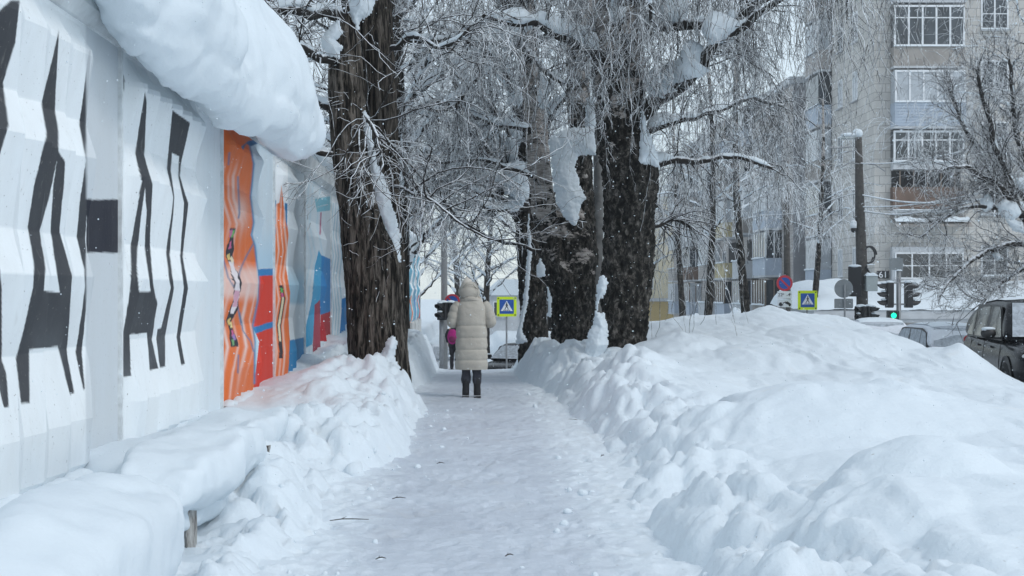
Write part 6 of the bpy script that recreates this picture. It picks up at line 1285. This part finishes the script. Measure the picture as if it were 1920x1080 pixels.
def sleeve(name, pts, rads, parent, mat, nseam=7, seed=2):
    Pc, Rc = resample(pts, rads, 90); q = np.linspace(0, 1, 90); Rc = Rc*(1+.10*np.abs(np.sin(q*math.pi*nseam))**.6-.05)*np.clip((1.02-np.abs(2*q-1)**24), .3, 1); V, F = tubes(Pc[None], Rc[None], 24, 3); V = V+.005*fbm(V[:, 0]*18, V[:, 1]*18, V[:, 2]*18, s=seed)[:, None]; return mesh_np(name, V, F, mat, parent)

W1 = empty('person', (P(884, 745, 20.4)[0], 20.4, .012)); tag(W1, 'person seen from behind in a long beige quilted coat, pale hat and black boots', 'person'); H1 = 1.68
bd = human(H1, [(-.10, .20, 1.16), (.10, .20, 1.16)], W1, hx=-.04); face(bd, .99, -.04, 1.60)
S1 = [1.05, .87, .70, .545]
puffy('coat', [(.405, 0, 0, .225, .175), (.46, 0, 0, .238, .185), (.7, 0, 0, .230, .18), (.95, 0, 0, .222, .175), (1.1, 0, 0, .220, .168), (1.25, 0, 0, .222, .165), (1.34, 0, 0, .212, .15), (1.40, -.005, 0, .17, .125), (1.45, -.01, 0, .105, .10), (1.47, -.01, 0, .085, .09)], W1, M['coat'], seams=S1, depth=.013)
for sd in (-1, 1): sleeve('sleeve', [(sd*.165, 0, 1.375), (sd*.225, -.015, 1.30), (sd*.272, -.03, 1.16), (sd*.282, 0.0, 1.09), (sd*.23, .10, 1.10), (sd*.13, .19, 1.15)], [.07, .082, .080, .076, .070, .052], W1, M['coat'], seed=5+sd)
# hood: shell open to the front, drawn up over a knitted hat
n, m = 40, 48; A, T = np.meshgrid(np.linspace(0, math.pi, n), np.linspace(0, 2*math.pi, m, endpoint=False), indexing='ij')
hz = 1.545; X = -.035+(.152+.012*np.sin(A*5))*np.sin(A)*np.cos(T); Y_ = .0+(.145)*np.sin(A)*np.sin(T); Z = hz+.165*np.cos(A); X = X+.22*(Z-hz)*-.35; sc_ = 1+.05*fbm(X*9, Y_*9, Z*9, s=7); X = (X+.035)*sc_-.035; Y_ = np.minimum(Y_*sc_, .075)
mesh_np('hood', np.stack([X, Y_, Z], -1), grid_faces(n, m, True), M['coat'], W1)
MB().tube([(-.035+.152*math.sin(a)*math.cos(.5), -.143*math.sin(a)*.99, hz+.02+.155*math.cos(a)) for a in np.linspace(.6, 2.4, 16)], .007, 6).tube([(-.16, -.07, 1.58), (-.08, -.145, 1.66), (.02, -.14, 1.655), (.10, -.07, 1.57)], .008, 6).build('hood_seam', M['coat'], W1, smooth=True)
hat = MB().ball((-.062, .02, 1.635), (.088, .10, .115), 28, 16).build('hat', M['hat'], W1, smooth=True); MB().ball((-.068, .015, 1.745), (.022, .022, .022), 12, 8).build('hat_tip', M['hat'], hat, smooth=True)
collar = MB(); collar.tube([(-.01+.125*math.cos(a), .11*math.sin(a), 1.43+.015*math.sin(a*3)) for a in np.linspace(0, 2*math.pi, 30)], .038, 10, cap=False).build('collar', M['coat'], W1, smooth=True)
for sd in (-1, 1):
    puffy('trouser_leg', [(.20, sd*.082, 0, .062, .066), (.26, sd*.082, 0, .068, .072), (.36, sd*.08, 0, .063, .07), (.6, sd*.08, 0, .08, .09)], W1, M['trousers'], k=24, wr=.010, seed=8+sd)
    bt = puffy('boot', [(.02, sd*.085, .01, .050, .065), (.07, sd*.085, 0, .052, .068), (.14, sd*.083, -.01, .050, .058), (.25, sd*.082, -.01, .058, .062), (.285, sd*.082, -.01, .055, .06)], W1, M['boots'], k=24, wr=.004, seed=9)
    MB().ball((sd*.09, .085, .05), (.048, .12, .05), 18, 10).build('toe_cap', M['boots'], bt, smooth=True); MB().prism([(sd*.087-.052, -.02), (sd*.087+.052, -.02), (sd*.087+.052, .022), (sd*.087-.052, .022)], -.085, .20).build('sole', M['trim'], bt, bevel=.01)

# schoolchild further along
W2 = empty('person', (P(852, 693, 38)[0], 38, g_path(38)+.01), R(4)); tag(W2, 'young person in dark clothes, half hidden behind the figure in the beige coat', 'person')
bd2 = human(1.38, [(-.16, .10, .72), (.20, .03, .70)], W2); face(bd2, .82, 0, 1.30)
puffy('jacket', [(.62, 0, 0, .165, .12), (.8, 0, 0, .165, .125), (1.0, 0, 0, .165, .125), (1.10, 0, 0, .14, .105), (1.17, 0, 0, .07, .07)], W2, M['dark_cloth'], k=40)
sleeve('sleeve', [(-.13, 0, 1.09), (-.20, -.02, .93), (-.17, .08, .74)], [.06, .058, .045], W2, M['dark_cloth']); sleeve('sleeve', [(.13, 0, 1.09), (.20, -.02, .93), (.20, .03, .72)], [.06, .058, .045], W2, M['green_cloth'])
MB().prism([(.02, .55), (.20, .50), (.23, .70), (.21, 1.02), (.12, 1.08), (.06, .85)], -.20, -.10).build('coat_panel', M['green_cloth'], W2, bevel=.03)
MB().ball((0, -.01, 1.29), (.098, .105, .125), 24, 14).build('hair', M['hair'], W2, smooth=True)
for sd in (-1, 1): puffy('trouser_leg', [(.06, sd*.072, 0, .048, .055), (.35, sd*.072, 0, .056, .06), (.66, sd*.07, 0, .085, .095)], W2, M['dark_cloth'], k=20, seed=3); MB().ball((sd*.075, .04, .045), (.045, .11, .048), 14, 8).build('shoe', M['boots'], W2, smooth=True)
BP = MB().ball((0, 0, 0), (.14, .09, .21), 28, 18).build('backpack', M['magenta'], smooth=True); BP.location = (W2.location[0]-.05, 37.80, W2.location[2]+.90); tag(BP, 'magenta backpack on the back of the young person in dark clothes', 'backpack')
MB().ball((0, -.075, -.07), (.10, .05, .09), 20, 12).build('pocket', plain('dark_magenta', (.16, .01, .07), .8), BP, smooth=True); MB().tube([(0, -.02, .20), (.03, 0, .25), (-.02, .02, .20)], .012, 6).build('grab_loop', M['black'], BP, smooth=True)

# ---------------------------------------------------------------- scattered twigs on the path and falling snow
rg = np.random.default_rng(8)
for i, (px, py, ln, rz, lab) in enumerate([(655, 978, .26, .05, 'longest fallen twig lying across the path in the left foreground'), (748, 937, .10, .1, 'short fallen twig on the path above the longest one'), (826, 871, .07, 0, 'small fallen twig on the left half of the path'), (1073, 789, .20, -.25, 'thin fallen twig on the right side of the path'), (1130, 857, .06, .9, 'hooked fallen twig at the foot of the right snowbank'), (668, 788, .12, .8, 'bent fallen twig on the left snowbank'), (955, 1045, .05, .3, 'tiny dark twig scrap at the bottom of the path'), (714, 1051, .06, .1, 'tiny dark twig scrap at the bottom left of the path')]):
    Y = 1.5*F_PX/(py-VY)
    for _ in range(6): p = P(px, py, Y); gz_ = max(ground_z(p[0], Y), float(g_path(Y))+.01); Y = (EYE-gz_-.012)*F_PX/(py-VY)
    p = P(px, py, Y); q = np.array([[-.5, 0, 0], [-.2, .06, .008], [.1, -.03, .012], [.5, .05, .004]])*[ln, ln, 1]
    o = MB().tube(q, [.003, .004, .004, .002], 5).tube([q[1], q[1]+np.array([.12*ln, .18*ln, .01])], [.003, .001], 4).build('fallen_twig', M['pole_wood']); o.location = (p[0], Y, p[2]+.008); o.rotation_euler = (0, 0, rz); tag(o, lab, 'twig')
# broken clods of snow along the foot of both banks
V_, F_ = MB().ball((0, 0, 0), 1, 10, 6).v, MB().ball((0, 0, 0), 1, 10, 6).f
qv = np.array(V_); qf = np.array(F_); N = 380; yy = 6+15*rg.random(N)**1.25; sd = rg.random(N) < .45
xx = np.where(sd, toeL(yy)-rg.normal(.02, .17, N), toeR(yy)+rg.normal(.10, .20, N)); rr = .006+.026*rg.random(N)**4; rr[:6] = (.10, .04, .045, .035, .05, .04); xx[0], yy[0] = P(662, 890, 11.6)[0], 11.6
zg = np.maximum(bank_height(xx, yy), g_path(yy)); ctr = np.stack([xx, yy, zg+rr*.1], -1); sq = rg.uniform(.7, 1.3, (N, 1, 3)); VV = ctr[:, None]+qv[None]*rr[:, None, None]*sq; nn = .35*rr[:, None]*fbm(VV[..., 0]*25, VV[..., 1]*25, VV[..., 2]*25, s=5, o=2); VV = VV+nn[..., None]*qv[None]
o = mesh_np('snow_clods', VV.reshape(-1, 3), (np.arange(N)[:, None, None]*len(qv)+qf[None]).reshape(-1, 4), M['snow_bank']); tag(o, 'small broken clods of snow scattered along the foot of both banks', 'snow clods', kind='stuff')
N = 5200; Yf = rg.uniform(4.5, 34, N)**1.0; pxs = rg.uniform(-20, 1940, N); pys = rg.uniform(-20, 900, N)
C_ = np.stack([(pxs-VX)*Yf/F_PX, Yf, EYE-(pys-VY)*Yf/F_PX], -1); C_ = C_[(C_[:, 2] > .3) & (C_[:, 0] > XW+.3)]; N = len(C_)
r = rg.uniform(.0022, .0052, N)*(0.55+C_[:, 1]/30); oc = np.array([[1, 0, 0], [-1, 0, 0], [0, 1, 0], [0, -1, 0], [0, 0, 1], [0, 0, -1]], float)
V = C_[:, None]+oc[None]*r[:, None, None]*rg.uniform(.7, 1.5, (N, 1, 3)); f = np.array([[0, 2, 4], [2, 1, 4], [1, 3, 4], [3, 0, 4], [2, 0, 5], [1, 2, 5], [3, 1, 5], [0, 3, 5]]); F = (np.arange(N)[:, None, None]*6+f[None]).reshape(-1, 3)
o = mesh_np('snowflakes', V.reshape(-1, 3), F, M['snow_soft'], smooth=False); tag(o, 'small snowflakes falling through the air', 'snowflakes', kind='stuff')

# ---------------------------------------------------------------- haze of falling snow in the air
hz_ = MB().box(-70, 70, -70, 240, -4, 30).build('haze', None or M['snow']); hz_.data.materials.clear()
t = bpy.data.materials.new('haze_air'); t.use_nodes = True; t.node_tree.nodes.clear(); oo = t.node_tree.nodes.new('ShaderNodeOutputMaterial'); vv = t.node_tree.nodes.new('ShaderNodeVolumePrincipled')
vv.inputs['Color'].default_value = (.90, .95, 1.0, 1); vv.inputs['Density'].default_value = .0009; vv.inputs['Anisotropy'].default_value = .2; t.node_tree.links.new(vv.outputs[0], oo.inputs['Volume']); hz_.data.materials.append(t); tag(hz_, kind='stuff')
